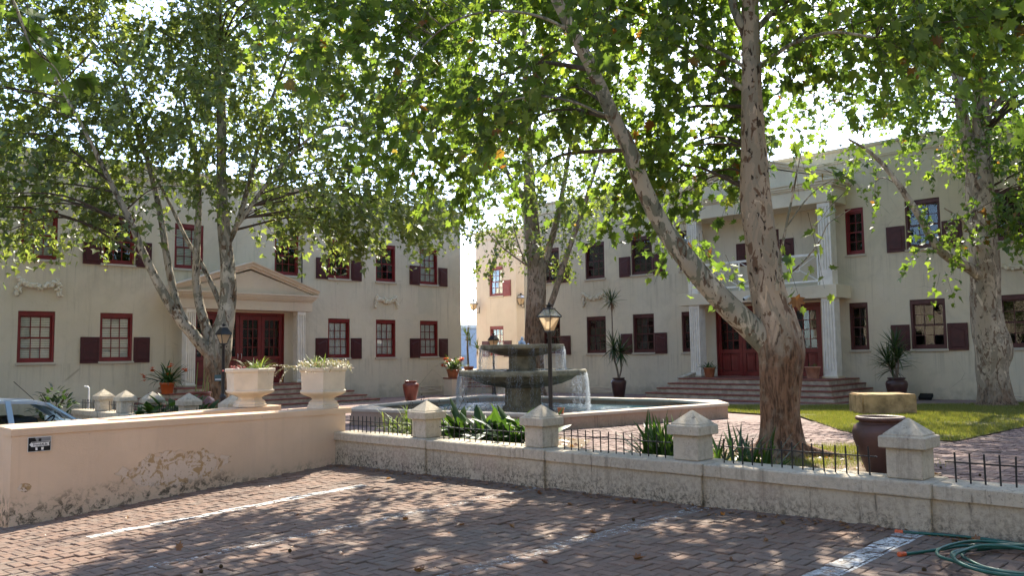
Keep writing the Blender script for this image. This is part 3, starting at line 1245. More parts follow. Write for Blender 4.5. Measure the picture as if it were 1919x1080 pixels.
def shutter(parent, u, z, w, h, mat, flip=False):
    key = (round(w, 2), round(h, 2), mat, flip)
    if key not in SH:
        b = MB()
        b.box(0, w, -.045, -.010, 0, h, bev=.005)
        board = b.mesh('shutter', M[mat])
        p = MB()
        # raised panel whose top edge sweeps up towards the window
        mx, mz = .075, .08
        n = 10
        out, inn = [], []
        top = []
        for k in range(n + 1):
            q = k / n
            s = q * q * (3 - 2 * q)
            zt = h - .20 + .115 * (s if not flip else 1 - s)
            top.append((mx + (w - 2 * mx) * q, zt))
        ol = [(mx, mz), (w - mx, mz)] + top[::-1]
        il = []
        cx = w / 2
        cz_ = h * .43
        for x, zz in ol:
            il.append((cx + (x - cx) * .86, cz_ + (zz - cz_) * .91))
        p.rings([[(x, -.046, zz) for x, zz in ol], [(x, -.052, zz) for x, zz in ol], [(x, -.050, zz) for x, zz in [(cx + (a - cx) * .95, cz_ + (c - cz_) * .97) for a, c in ol]], [(x, -.062, zz) for x, zz in il]], True, True, False)
        SH[key] = (board, p.mesh('raised_panel', M[mat]))
    board, pan = SH[key]
    o = put('shutter', board, parent, (u, 0, z), (0, 0, 0))
    put('raised_panel', pan, o)
    return o


def facade(parent, u0, u1, zb, zt, openings, mat, depth, name='wall'):
    """front wall with real openings and reveals, plus the sides, back and roof deck"""
    us = sorted(set([u0, u1] + [v for o in openings for v in (o[0], o[1])]))
    zs = sorted(set([zb, zt] + [v for o in openings for v in (o[2], o[3])]))
    b = MB()
    for i in range(len(us) - 1):
        for k in range(len(zs) - 1):
            cu, cz_ = (us[i] + us[i + 1]) / 2, (zs[k] + zs[k + 1]) / 2
            if any(o[0] < cu < o[1] and o[2] < cz_ < o[3] for o in openings):
                continue
            b.add([(us[i], 0, zs[k]), (us[i + 1], 0, zs[k]), (us[i + 1], 0, zs[k + 1]), (us[i], 0, zs[k + 1])], [(0, 1, 2, 3)])
    for a, c, z0, z1 in openings:
        d = .16
        b.add([(a, 0, z0), (a, d, z0), (a, d, z1), (a, 0, z1)], [(0, 1, 2, 3)])
        b.add([(c, 0, z0), (c, d, z0), (c, d, z1), (c, 0, z1)], [(0, 3, 2, 1)])
        b.add([(a, 0, z1), (c, 0, z1), (c, d, z1), (a, d, z1)], [(0, 3, 2, 1)])
        b.add([(a, 0, z0), (c, 0, z0), (c, d, z0), (a, d, z0)], [(0, 1, 2, 3)])
    for a, s in ((u0, (0, 3, 2, 1)), (u1, (0, 1, 2, 3))):
        b.add([(a, 0, zb), (a, depth, zb), (a, depth, zt), (a, 0, zt)], [s])
    b.add([(u0, depth, zb), (u1, depth, zb), (u1, depth, zt), (u0, depth, zt)], [(0, 3, 2, 1)])
    b.add([(u0, 0, zt), (u1, 0, zt), (u1, depth, zt), (u0, depth, zt)], [(0, 1, 2, 3)])
    return b.build(name, M[mat], parent)


def cornice(parent, u0, u1, zt, depth, mat='stucco_trim'):
    b = MB()
    prof = [(.0, zt - .46), (.035, zt - .46), (.035, zt - .41), (.055, zt - .40), (.055, zt - .36), (.05, zt - .35), (.05, zt - .10), (.09, zt - .085), (.11, zt - .05), (.115, zt - .01), (.115, zt + .01), (.0, zt + .012)]
    rg = []
    for (x, y, sx, sy) in ((u0, depth, -1, 0), (u0, 0, -1, -1), (u1, 0, 1, -1), (u1, depth, 1, 0)):
        rg.append([(x + sx * (p + .002), y + sy * (p + .002), z) for p, z in prof])
    b.rings(rg, True, True, False)
    return b.build('cornice', M[mat], parent)


def fluted(parent, u, y0, w, z0, z1, zplain, name='column', plinth=True):
    """square column with flutes on every face above a plain foot"""
    b = MB()
    b.box(u, u + w, y0, y0 + w, z0, zplain)
    n = 4
    ol = []
    gd = .034
    fw = w / (2 * n + 1)
    for side in range(4):
        for k in range(n):
            a = fw * (1 + 2 * k)
            for s, d in ((a - fw * .1, 0), (a + fw * .02, gd), (a + fw * .98, gd), (a + fw * 1.1, 0)):
                q = [(s, d), (w - d, s), (w - s, w - d), (d, w - s)][side]
                ol.append((u + q[0], y0 + q[1]))
        # corner is implied
        cr = [(w, 0), (w, w), (0, w), (0, 0)][side]
        ol.append((u + cr[0], y0 + cr[1]))
    b.rings([[(x, y, zplain + .001) for x, y in ol], [(x, y, z1 - .12) for x, y in ol]], True, True, False)
    b.box(u - .005, u + w + .005, y0 - .005, y0 + w + .005, z1 - .119, z1 - .002)
    o = b.build(name, M['flute_white'], parent)
    if plinth:
        p = MB()
        p.box(u - .055, u + w + .055, y0 - .055, y0 + w + .055, z0 - .0, z0 + .07, bev=.01)
        p.build('plinth', M['stucco_trim'], o)
    return o


def pediment(parent, uc, hw, y0, y1, z0, rise, mat):
    t = MB()
    t.add([(uc - hw + .15, y0 + .10, z0), (uc + hw - .15, y0 + .10, z0), (uc, y0 + .10, z0 + rise - .10)], [(0, 1, 2)])
    t.add([(uc - hw + .15, y1, z0), (uc + hw - .15, y1, z0), (uc, y1, z0 + rise - .10)], [(0, 2, 1)])
    o = t.build('pediment', M[mat], parent)
    for s in (-1, 1):
        r = MB()
        dx, dz = hw, rise
        L = math.hypot(dx, dz)
        nx, nz = dz / L, dx / L
        # stepped raking moulding
        prof = [(-.02, y0 + .10), (-.02, y0 + .06), (.05, y0 + .055), (.06, y0 - .01), (.13, y0 - .03), (.17, y0 - .085), (.205, y0 - .09), (.205, y1 - .005), (-.02, y1 - .005)]
        rg = []
        for q in (0, 1):
            bx, bz = (uc + s * hw * (1 - q), z0 + rise * q - .02)
            ring = []
            for h, y in prof:
                if q == 1:
                    ring.append((uc + s * .001, y, bz + h * L / dx))
                else:
                    ring.append((bx + s * nx * h * .4, y, bz + h * nz * .9))
            rg.append(ring)
        if s > 0:
            rg = rg[::-1]
        r.rings(rg, True, True, False)
        r.build('raking_cornice', M[mat], o)
    return o


def entablature(parent, u0, u1, y0, y1, z0, zf, z1, mat):
    b = MB()
    b.box(u0, u1, y0, y1, z0, zf, bev=.008)
    o = b.build('frieze', M[mat], parent)
    c = MB()
    for k, (e, a, d) in enumerate(((.03, 0, .16), (.075, .16, .40), (.12, .40, .72), (.17, .72, 1.0))):
        za, zb = zf + .002 + (z1 - zf) * a, zf + (z1 - zf) * d
        c.box(u0 - e, u1 + e, y0 - e, y1, za, zb - .001)
    c.build('moulding', M[mat], o)
    return o


def door(parent, u, z, w, h, npan, handle=None, nc=3, nr=4):
    f = MB()
    st = .13
    gz0 = h * .40
    f.box(.004, st, .055, .105, .004, h - .004)
    f.box(w - st, w - .004, .055, .105, .004, h - .004)
    f.box(st + .001, w - st - .001, .055, .105, h - .16, h - .004)
    f.box(st + .001, w - st - .001, .055, .105, gz0 - .14, gz0)
    f.box(st + .001, w - st - .001, .055, .105, .004, .17)
    iw, ih = w - 2 * st, h - .16 - gz0
    for c in range(1, nc):
        x = st + iw * c / nc
        f.box(x - .012, x + .012, .062, .098, gz0 + .001, h - .161)
    for r in range(1, nr):
        zz = gz0 + ih * r / nr
        f.box(st + .001, w - st - .001, .064, .096, zz - .012, zz + .012)
    o = f.build('door', M['red_door'], parent, loc=(u, 0, z))
    pq = MB()
    pw, ph = iw / nc - .024, ih / nr - .024
    pq.box(-pw / 2, pw / 2, -.002, .002, -ph / 2, ph / 2)
    pm = pq.mesh('pane', M['window_glass'])
    for c in range(nc):
        for r in range(nr):
            put('pane', pm, o, (st + iw * (c + .5) / nc, .08, gz0 + ih * (r + .5) / nr), (R(rng.normal(0, .3)), 0, R(rng.normal(0, .4))))
    pwid = iw / npan
    for k in range(npan):
        a, c = st + pwid * k + .012, st + pwid * (k + 1) - .012
        p = MB()
        za, zb = .185, gz0 - .155
        def rr(i, y):
            return [(a + i, y, za + i), (c - i, y, za + i), (c - i, y, zb - i), (a + i, y, zb - i)]
        p.rings([rr(0, .085), rr(.004, .072), rr(.05, .076), rr(.065, .064)], True, True, False)
        p.build('panel', M['red_door'], o)
    if handle:
        q = MB()
        x = st * .5 if handle == 'l' else w - st * .5
        q.tube([(x, .05, h * .36), (x, .015, h * .37), (x, .012, h * .43), (x, .05, h * .44)], .011, 8)
        q.build('handle', M['steel'], o)
    return o


def garland(parent, u, z, w, h):
    bm = bmesh.new()
    rr = random.Random(int(u * 100))

    def blob(x, zz, y, s):
        mt = Matrix.Translation((x, y, zz)) @ Matrix.Rotation(rr.uniform(0, 3), 4, 'Y') @ Matrix.Diagonal((s * rr.uniform(.7, 1.4), s * .75, s * rr.uniform(.7, 1.2), 1))
        bmesh.ops.create_icosphere(bm, subdivisions=1, radius=1, matrix=mt)
    for k in range(26):
        q = k / 25
        x = u + w * (.12 + .76 * q)
        zz = z + h * (.90 - .38 * math.sin(PI * q) ** .8)
        for _ in range(3):
            blob(x + rr.gauss(0, .03), zz + rr.gauss(0, .035), -.03 - rr.random() * .03, rr.uniform(.035, .07))
    for s in (.06, .94):
        for k in range(9):
            q = k / 8
            for _ in range(3):
                wd = .075 * (1 - .5 * abs(q - .6))
                blob(u + w * s + rr.gauss(0, wd * .6) + (.05 if s < .5 else -.05) * (1 - q), z + h * (1 - q), -.03 - rr.random() * .025, rr.uniform(.035, .062))
    b = MB()
    b.bm(bm, smooth=True)
    return b.build('garland', M['stucco_trim'], parent)


def vent(parent, u, z, w, h):
    b = MB()
    b.box(u, u + w, -.02, .004, z, z + .03)
    b.box(u, u + w, -.02, .004, z + h - .03, z + h)
    b.box(u, u + .03, -.02, .004, z + .031, z + h - .031)
    b.box(u + w - .03, u + w, -.02, .004, z + .031, z + h - .031)
    b.tube([(u + .03, -.012, z + .03), (u + w - .03, -.012, z + h - .03)], .012, 6)
    b.tube([(u + .03, -.014, z + h - .03), (u + w - .03, -.014, z + .03)], .012, 6)
    b.lathe([(.055, -.03), (.055, .0), (.03, 0), (.03, -.03)], 14, (0, 0, 0), M=Matrix.Translation((u + w / 2, -.02, z + h / 2)) @ Matrix.Rotation(PI / 2, 4, 'X'))
    o = b.build('vent_grille', M['stucco_trim'], parent)
    d = MB()
    d.box(u + .031, u + w - .031, -.003, .003, z + .031, z + h - .031)
    d.build('vent_backing', M['stucco_wing'], o)
    return o


def steps(parent, uc, hw, yf, z_top, n, grow, run, zg, y_back=0.0):
    """stepped block on three sides; red tile nosings over cream risers"""
    for i in range(n):
        zt = z_top - .15 * i
        h = hw + grow * i
        y = yf - run * i
        zb = zg - .1
        b = MB()
        b.box(uc - h + .025, uc + h - .025, y + .025, y_back - .004 - .001 * i, zb, zt - .042)
        o = b.build('step', M['step_riser'], parent)
        inner_h = hw + grow * (i - 1)
        inner_y = yf - run * (i - 1)
        L = 2 * h
        nt_ = max(4, int(round(L / .48)))
        dw = run + .03 if i else min(.5, y_back - y - .01)
        for k in range(nt_):
            a = uc - h + L * k / nt_
            q = MB()
            q.box(a + .003, a + L / nt_ - .003, y, y + dw, zt - .042, zt + rng.normal(0, .0015), bev=.007)
            q.build('tile', M['tile_red'], o)
        for s in (-1, 1):
            depth = y_back - .006 - (y + dw)
            m = max(1, int(round(depth / .5)))
            for k in range(m):
                ya = y + dw + depth * k / m
                x0, x1 = (uc - h, uc - h + grow + .04) if s < 0 else (uc + h - grow - .04, uc + h)
                if i == 0:
                    x0, x1 = (uc - h, uc) if s < 0 else (uc + .001, uc + h)
                q = MB()
                q.box(x0 + .002, x1 - .002, ya + .003, ya + depth / m - .003, zt - .042, zt - .001)
                q.build('tile', M['tile_red'], o)


# ------------------------------------------------------------------ left block (faces -Y)
LB = thing('left_building', 'cream two storey block on the left with red sash windows and a pedimented doorway', 'building', (0, 26.7, 0))
Wn, Hn = .98, 1.5
LX = [(6.99, 'blind', 'blind'), (9.23, 'blind', 'dark'), (17.39, 'curtain', 'dark'), (19.60, 'curtain', 'dark'), (21.85, 'blind', 'blind')]
op = []
LZ, LZU = 1.53, 4.565
for x, a, c in LX:
    op += [(x, x + Wn, LZ, LZ + Hn), (x, x + Wn, LZU, LZU + Hn)]
for x in (11.49, 15.13):
    op.append((x, x + Wn, LZU, LZU + Hn))
for x in (-.2, 2.0, 4.4):
    op += [(x, x + Wn, LZ, LZ + Hn), (x, x + Wn, LZU, LZU + Hn)]
DL = (12.13, 15.55, .672, 3.16)
op.append(DL)
facade(LB, -4, 24.15, -1.2, 7.82, op, 'stucco', 8)
cornice(LB, -4, 24.15, 7.82, 8)
for x, a, c in LX:
    window(LB, x, LZ, Wn, Hn, 'red_paint', a)
    window(LB, x, LZU, Wn, Hn, 'red_paint', c)
for x in (-.2, 2.0, 4.4):
    window(LB, x, LZ, Wn, Hn, 'red_paint', 'dark')
    window(LB, x, LZU, Wn, Hn, 'red_paint', 'dark')
for x in (11.49, 15.13):
    window(LB, x, LZU, Wn, Hn, 'red_paint', 'blind' if x < 12 else 'dark')
for i in (1, 2, 4):
    x = LX[i][0]
    for z in (LZ - .05, LZU - .05):
        shutter(LB, x - .555, z, .54, .80, 'shutter_left')
        shutter(LB, x + Wn + .03, z, .50, .80, 'shutter_left', True)
n = 4
fr_ = MB()
fr_.box(DL[0] + .003, DL[0] + .055, .02, .15, DL[2] + .002, DL[3] - .003)
fr_.box(DL[1] - .055, DL[1] - .003, .02, .15, DL[2] + .002, DL[3] - .003)
fr_.box(DL[0] + .056, DL[1] - .056, .02, .15, DL[3] - .09, DL[3] - .003)
fr_.build('door_frame', M['red_door'], LB)
lw = (DL[1] - DL[0] - .112) / n
for k in range(n):
    door(LB, DL[0] + .056 + lw * k, DL[2] + .004, lw - .004, DL[3] - DL[2] - .10, 1, 'l' if k == 2 else ('r' if k == 1 else None))
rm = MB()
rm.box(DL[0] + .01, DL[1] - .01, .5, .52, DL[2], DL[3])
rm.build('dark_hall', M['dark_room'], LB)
fluted(LB, 11.62, -.70, .31, .674, 3.205, .80, plinth=True)
fluted(LB, 15.67, -.70, .31, .674, 3.205, .80, plinth=True)
entablature(LB, 11.36, 16.24, -.74, -.003, 3.21, 3.55, 3.80, 'stucco_portico')
pediment(LB, 13.8, 2.62, -.86, -.004, 3.802, .86, 'stucco_portico')
steps(LB, 13.8, 2.75, -1.35, .67, 5, .33, .32, -.02)
garland(LB, 6.86, 3.50, 1.28, .47)
garland(LB, 19.50, 3.52, 1.22, .44)
vent(LB, 21.80, .04, 1.2, .27)
b = MB()
b.tube([(16.22, -.05, 3.9), (16.22, -.05, 7.3), (16.22, -.02, 7.4)], .022, 8)
b.build('drainpipe', M['iron_brown'], LB)
b = MB()
b.tube([(24.19, .10, -.2), (24.19, .10, 7.3)], .035, 8)
b.build('drainpipe', M['sill'], LB)

# ------------------------------------------------------------------ right block (faces -X): local u = -Y
RB = thing('right_building', 'cream two storey block on the right with a columned porch and balcony', 'building', (26.4, 0, 0), R(-90))
RZ, RZU = 1.572, 4.62
wide = [(20.49, 'dark'), (18.16, 'dark'), (7.82, 'dark'), (5.43, 'dark'), (22.93, 'dark'), (3.1, 'dark'), (.8, 'dark')]
op = []
for y, d in wide:
    op += [(-y - 1.0, -y, RZ, RZ + Hn), (-y - 1.0, -y, RZU, RZU + Hn)]
for y in (16.34, 10.08):
    op += [(-y - .59, -y, RZ, RZ + Hn), (-y - .59, -y, RZU, RZU + Hn)]
DR = (-15.5, -11.6, .695, 3.16)
DB = (-14.06, -12.95, 3.66, 5.75)
op += [DR, DB]
facade(RB, -25.0, 6, -.6, 8.11, op, 'stucco', 8)
cornice(RB, -25.0, 6, 8.11, 8)
for y, d in wide:
    window(RB, -y - 1.0, RZ, 1.0, Hn, 'red_paint_shaded', d)
    window(RB, -y - 1.0, RZU, 1.0, Hn, 'red_paint_shaded', d)
for y in (16.34, 10.08):
    window(RB, -y - .59, RZ, .59, Hn, 'red_paint_shaded')
    window(RB, -y - .59, RZU, .59, Hn, 'red_paint' if y < 12 else 'red_paint_shaded')
for y in (18.16, 7.82, 22.93):
    for z in (RZ - .05, RZU - .05):
        shutter(RB, -y - 1.0 - .575, z, .55, .80, 'shutter_right')
        shutter(RB, -y + .03, z, .55, .80, 'shutter_right', True)
# front doors
fr_ = MB()
fr_.box(DR[0] + .003, DR[0] + .055, .02, .15, DR[2] + .002, DR[3] - .003)
fr_.box(DR[1] - .055, DR[1] - .003, .02, .15, DR[2] + .002, DR[3] - .003)
fr_.box(DR[0] + .056, DR[1] - .056, .02, .15, DR[3] - .09, DR[3] - .003)
fr_.build('door_frame', M['red_door'], RB)
lw = (DR[1] - DR[0] - .112) / 4
for k in range(4):
    door(RB, DR[0] + .056 + lw * k, DR[2] + .004, lw - .004, DR[3] - DR[2] - .10, 2, 'l' if k == 2 else ('r' if k == 1 else None))
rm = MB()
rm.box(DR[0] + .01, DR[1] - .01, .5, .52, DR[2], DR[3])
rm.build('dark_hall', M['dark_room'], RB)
st_ = MB()
st_.box(-12.66, -12.55, .048, .053, 1.70, 1.83)
sto = st_.build('door_notice', M['paper_white'], RB)
for k in range(2):
    q = MB()
    q.box(-12.645, -12.565, .0455, .0475, 1.725 + .045 * k, 1.755 + .045 * k)
    q.build('print', M['ink_grey'], sto)
# balcony door with half shutters
f = MB()
w_, h_ = DB[1] - DB[0], DB[3] - DB[2]
f.box(DB[0] + .004, DB[0] + .08, .03, .12, DB[2] + .004, DB[3] - .004)
f.box(DB[1] - .08, DB[1] - .004, .03, .12, DB[2] + .004, DB[3] - .004)
f.box(DB[0] + .081, DB[1] - .081, .03, .12, DB[3] - .12, DB[3] - .004)
f.box(-13.55, -13.46, .04, .11, DB[2] + .004, DB[3] - .121)
f.box(DB[0] + .081, DB[1] - .081, .045, .105, 4.45, 4.55)
bd = f.build('balcony_door', M['red_paint_shaded'], RB)
for a, c in ((DB[0] + .08, -13.55), (-13.46, DB[1] - .08)):
    for za, zb in ((DB[2] + .01, 4.45), (4.55, DB[3] - .12)):
        q = MB()
        q.box(a, c, .072, .078, za, zb)
        q.build('pane', M['window_glass'], bd)
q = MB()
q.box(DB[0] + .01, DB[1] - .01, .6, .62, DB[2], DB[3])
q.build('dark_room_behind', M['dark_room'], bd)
shutter(RB, DB[0] - .50, 4.58, .47, .80, 'shutter_right')
shutter(RB, DB[1] + .03, 4.58, .50, .80, 'shutter_right', True)
# porch
steps(RB, -13.05, 2.62, -2.28, .693, 5, .20, .37, .02)
fluted(RB, -15.92, -1.06, .40, .695, 3.215, .90)
fluted(RB, -11.10, -1.06, .40, .695, 3.215, .90)
b = MB()
b.box(-16.32, -10.58, -1.12, -.003, 3.218, 3.632, bev=.012)
b.build('balcony_slab', M['stucco_trim'], RB)
fluted(RB, -15.94, -1.04, .40, 3.634, 6.245, 4.10, plinth=False)
fluted(RB, -11.12, -1.04, .40, 3.634, 6.245, 4.10, plinth=False)
entablature(RB, -16.36, -10.60, -1.10, -.003, 6.25, 6.72, 6.98, 'stucco_trim')
pediment(RB, -13.48, 3.05, -1.22, -.13, 6.982, .98, 'stucco_trim')
# balcony railing: three bays of crossed bars with a ring
ra = MB()
ya, yb, zt, zb = -15.37, -11.22, 4.635, 3.78
yy = -.92
for z, r in ((zt, .036), (zb, .03)):
    ra.box(ya - .16, yb + .10, yy - r, yy + r, z - r, z + r)
rl = ra.build('balcony_railing', M['railing_white'], RB)
for k in range(4):
    u = ya + (yb - ya) * k / 3
    q = MB()
    q.box(u - .027, u + .027, yy - .025, yy + .025, zb - .13, zt - .027)
    q.build('post', M['railing_white'], rl)
for k in range(3):
    a, c = ya + (yb - ya) * k / 3 + .02, ya + (yb - ya) * (k + 1) / 3 - .02
    cx, cz_ = (a + c) / 2, (zt + zb) / 2
    ring = [(cx + .085 * math.cos(2 * PI * i / 20), yy, cz_ + .085 * math.sin(2 * PI * i / 20)) for i in range(21)]
    q = MB()
    q.tube(ring, .018, 6)
    q.build('ring', M['railing_white'], rl)
    for (x0, z0) in ((a, zb + .02), (a, zt - .03), (c, zb + .02), (c, zt - .03)):
        d = Vector((cx - x0, 0, cz_ - z0))
        e = Vector((x0, yy, z0)) + d * (1 - .085 / d.length)
        q = MB()
        q.tube([(x0, yy, z0), tuple(e)], .016, 6)
        q.build('cross_bar', M['railing_white'], rl)
garland(RB, -21.72, 3.54, 1.36, .5)
garland(RB, -6.55, 3.60, 1.3, .42)
vent(RB, -21.55, .0, 1.3, .22)
vent(RB, -6.6, .04, 1.3, .22)
# sloping cheek beside the porch steps
ck = MB()
ck.add([(-15.95, -1.9, .42), (-15.95, -.01, .42), (-15.95, -.01, .98), (-15.95, -.5, .96), (-15.95, -1.9, .70), (-15.72, -1.9, .42), (-15.72, -.01, .42), (-15.72, -.01, .98), (-15.72, -.5, .96), (-15.72, -1.9, .70)],
       [(0, 1, 2, 3, 4), (9, 8, 7, 6, 5), (4, 3, 8, 9), (3, 2, 7, 8), (0, 4, 9, 5)])
ck.build('step_cheek', M['step_riser'], RB)

# ------------------------------------------------------------------ the block that closes the far corner
WB = thing('rear_building', 'sunny pale block at the end of the gap between the two main blocks', 'building', (29.2, 0, 0), R(-90))
op = [(-30.1, -29.12, 4.53, 6.03), (-30.1, -29.12, 1.50, 3.0)]
facade(WB, -31.1, -28.2, -.6, 7.9, op, 'stucco_wing', 7)
cornice(WB, -31.1, -28.2, 7.9, 7, 'stucco_wing')
for z in (4.53, 1.50):
    window(WB, -30.1, z, .98, Hn, 'wing_paint', 'blind')
shutter(WB, -29.09, 4.48, .54, .80, 'wing_paint', True)
shutter(WB, -29.09, 1.45, .54, .80, 'shutter_right', True)
shutter(WB, -30.66, 1.45, .54, .80, 'shutter_right')
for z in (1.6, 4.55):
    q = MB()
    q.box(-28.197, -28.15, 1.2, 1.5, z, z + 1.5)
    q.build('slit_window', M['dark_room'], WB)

# ================================================================== POOL AND FOUNTAIN
def offset_poly(poly, d):
    n = len(poly)
    out = []
    for i in range(n):
        p0, p1, p2 = Vector(poly[i - 1]), Vector(poly[i]), Vector(poly[(i + 1) % n])
        a = (p1 - p0).normalized()
        b = (p2 - p1).normalized()
        n1, n2 = Vector((-a.y, a.x)), Vector((-b.y, b.x))
        m = (n1 + n2).normalized()
        out.append(p1 + m * d / max(.35, m.dot(n1)))
    return out


PZ = .45
PT = thing('pool', 'low walled pool with pale coping around the tiered fountain', 'pool', (13.7, 13.2, .1))
po = [Vector(p) for p in POOL_OUT]
pin = offset_poly(POOL_OUT, .33)
wl_o = offset_poly(POOL_OUT, .03)
wl_i = offset_poly(POOL_OUT, .30)
for i in range(len(po)):
    j = (i + 1) % len(po)
    b = MB()
    n = max(1, int((po[j] - po[i]).length / .25))
    vs = []
    for k in range(n + 1):
        q = k / n
        o1 = wl_o[i].lerp(wl_o[j], q)
        i1 = wl_i[i].lerp(wl_i[j], q)
        e = mnoise.noise(Vector((o1.x * 1.7, o1.y * 1.7, 0))) * .008
        vs.append([(o1.x + e, o1.y + e, -.1), (o1.x, o1.y, PZ - .062), (i1.x, i1.y, PZ - .062), (i1.x, i1.y, -.1)])
    b.rings(vs, False, False, False)
    b.build('pool_wall', M['pool_render'], PT, True)
    L = (po[j] - po[i]).length
    m = max(1, int(round(L / .62)))
    for k in range(m):
        q0, q1 = (k + .004) / m, (k + 1 - .004) / m
        a, c = po[i].lerp(po[j], q0), po[i].lerp(po[j], q1)
        d, e = pin[i].lerp(pin[j], q0), pin[i].lerp(pin[j], q1)
        dz = rng.normal(0, .002)
        q = MB()
        z0, z1 = PZ - .06, PZ + dz
        q.rings([[(a.x, a.y, z0), (c.x, c.y, z0), (e.x, e.y, z0), (d.x, d.y, z0)], [(a.x, a.y, z1 - .008), (c.x, c.y, z1 - .008), (e.x, e.y, z1 - .008), (d.x, d.y, z1 - .008)],
                 [(a.x + (e.x - a.x) * .03, a.y + (e.y - a.y) * .03, z1), (c.x + (d.x - c.x) * .03, c.y + (d.y - c.y) * .03, z1), (e.x + (a.x - e.x) * .03, e.y + (a.y - e.y) * .03, z1), (d.x + (c.x - d.x) * .03, d.y + (c.y - d.y) * .03, z1)]], True, True, False)
        q.build('coping_slab', M['pool_coping'], PT, True)
# corner seats: triangular slabs filling two corners of the pool
for (a, c, e) in ((2, 1, 3), (6, 5, 0)):
    p = [pin[a], pin[a].lerp(pin[c], min(1, .9 / (pin[c] - pin[a]).length)), pin[a].lerp(pin[e], .9 / (pin[e] - pin[a]).length)]
    q = MB()
    q.rings([[(v.x, v.y, PZ - .055) for v in p], [(v.x, v.y, PZ - .002) for v in p]], True, True, False)
    q.build('corner_slab', M['pool_coping'], PT, True)
# water, finely divided and gently heaved
bm = bmesh.new()
f = bm.faces.new([bm.verts.new((v.x, v.y, 0)) for v in wl_i])
bmesh.ops.triangulate(bm, faces=bm.faces[:])
for _ in range(5):
    bmesh.ops.subdivide_edges(bm, edges=bm.edges[:], cuts=1, use_grid_fill=True)
FX, FY = 13.76, 13.12
for v in bm.verts:
    d = math.hypot(v.co.x - FX, v.co.y - FY)
    amp = .006 + .014 * math.exp(-((d - 1.5) / .8) ** 2)
    v.co.z = .30 + amp * (mnoise.noise(Vector((v.co.x * 3.1, v.co.y * 3.1, 0))) + .6 * mnoise.noise(Vector((v.co.x * 8, v.co.y * 8, 3))))
bm.normal_update()
for f in bm.faces:
    if f.normal.z < 0:
        f.normal_flip()
b = MB()
b.bm(bm, smooth=True)
structure(b.build('water', M['pool_water']))

FT = thing('fountain', 'mossy two tiered stone fountain spilling water into the pool', 'fountain', (FX, FY, -.05))


def local(b, name, mat, parent=FT):
    return b.build(name, mat, parent)


b = MB()
b.lathe([(.52, 0), (.52, .42), (.455, .47), (.445, .5), (.44, .86), (.46, .88)], 8, ph=PI / 8, smooth=False)
local(b, 'lower_column', M['concrete_moss'])
b = MB()
b.lathe([(.46, .881), (.62, .90), (.90, .96), (1.12, 1.05), (1.24, 1.13), (1.27, 1.15), (1.46, 1.152), (1.465, 1.16), (1.465, 1.265), (1.45, 1.275), (1.40, 1.275), (1.38, 1.21), (.3, 1.16)], 64, cap=False)
local(b, 'lower_basin', M['concrete_moss'])
b = MB()
b.lathe([(1.385, 1.258), (.05, 1.258)], 48, cap=False, smooth=False)
local(b, 'basin_water', M['pool_water'])
b = MB()
b.lathe([(.40, 1.20), (.40, 1.28), (.34, 1.30), (.335, 1.58), (.36, 1.60)], 8, ph=PI / 8, smooth=False)
local(b, 'upper_column', M['concrete_moss'])
b = MB()
b.lathe([(.36, 1.601), (.50, 1.615), (.70, 1.665), (.84, 1.73), (.955, 1.755), (.965, 1.76), (.965, 1.845), (.955, 1.852), (.90, 1.852), (.88, 1.80), (.1, 1.76)], 56, cap=False)
local(b, 'upper_basin', M['concrete_moss'])
b = MB()
b.lathe([(.885, 1.84), (.05, 1.84)], 40, cap=False, smooth=False)
local(b, 'basin_water', M['pool_water'])
# bubbling jet
bm = bmesh.new()
for k in range(34):
    h = abs(rng.normal(0, .5))
    h = min(h, 1.2)
    bmesh.ops.create_icosphere(bm, subdivisions=1, radius=1, matrix=Matrix.Translation((rng.normal(0, .045 * (1.25 - h)), rng.normal(0, .045 * (1.25 - h)), 1.84 + .14 * h)) @ Matrix.Diagonal((.03, .03, .035, 1)))
b = MB()
b.bm(bm, smooth=True)
local(b, 'jet', M['foam_solid'] if 'foam_solid' in M else M['falling_water'])


def curtain(name, rad, z0, z1, nstr, seed, drift):
    """falling strands broken into drops"""
    r = np.random.default_rng(seed)
    gaps = list(r.uniform(0, 2 * PI, 34)) + list(r.normal(-.9, .22, 14)) + list(r.normal(2.3, .3, 12))
    vs, fs = [], []
    for s in range(nstr):
        a = gaps[int(r.integers(len(gaps)))] + r.normal(0, .05)
        flow = r.uniform(.15, 1.0)
        z = z0
        tt = 0
        while z > z1:
            ln = r.uniform(.012, .05) * (1.4 - .4 * flow)
            wd = r.uniform(.0025, .0060) * (.6 + .5 * flow)
            fall = (z0 - z)
            rr = rad + drift * math.sqrt(max(fall, 0)) + r.normal(0, .010 + .02 * fall)
            aa = a + r.normal(0, .006 + .012 * fall)
            c = Vector((rr * math.cos(aa), rr * math.sin(aa), z - ln / 2))
            o = len(vs)
            vs += [c + Vector((0, 0, ln / 2)), c + Vector((wd, 0, 0)), c + Vector((-wd * .5, wd * .87, 0)), c + Vector((-wd * .5, -wd * .87, 0)), c - Vector((0, 0, ln / 2))]
            for k in range(3):
                q = (k + 1) % 3
                fs += [(o, o + 1 + k, o + 1 + q), (o + 4, o + 1 + q, o + 1 + k)]
            z -= ln + abs(r.normal(0, .016 + .07 * fall)) * (1.5 - flow)
    b = MB()
    b.add(vs, fs, True)
    o = b.build(name, M['falling_water'], FT)
    o['kind'] = 'stuff'
    return o


curtain('falling_water', .967, 1.80, 1.27, 330, 3, .03)
curtain('falling_water', 1.468, 1.20, .36, 560, 4, .05)
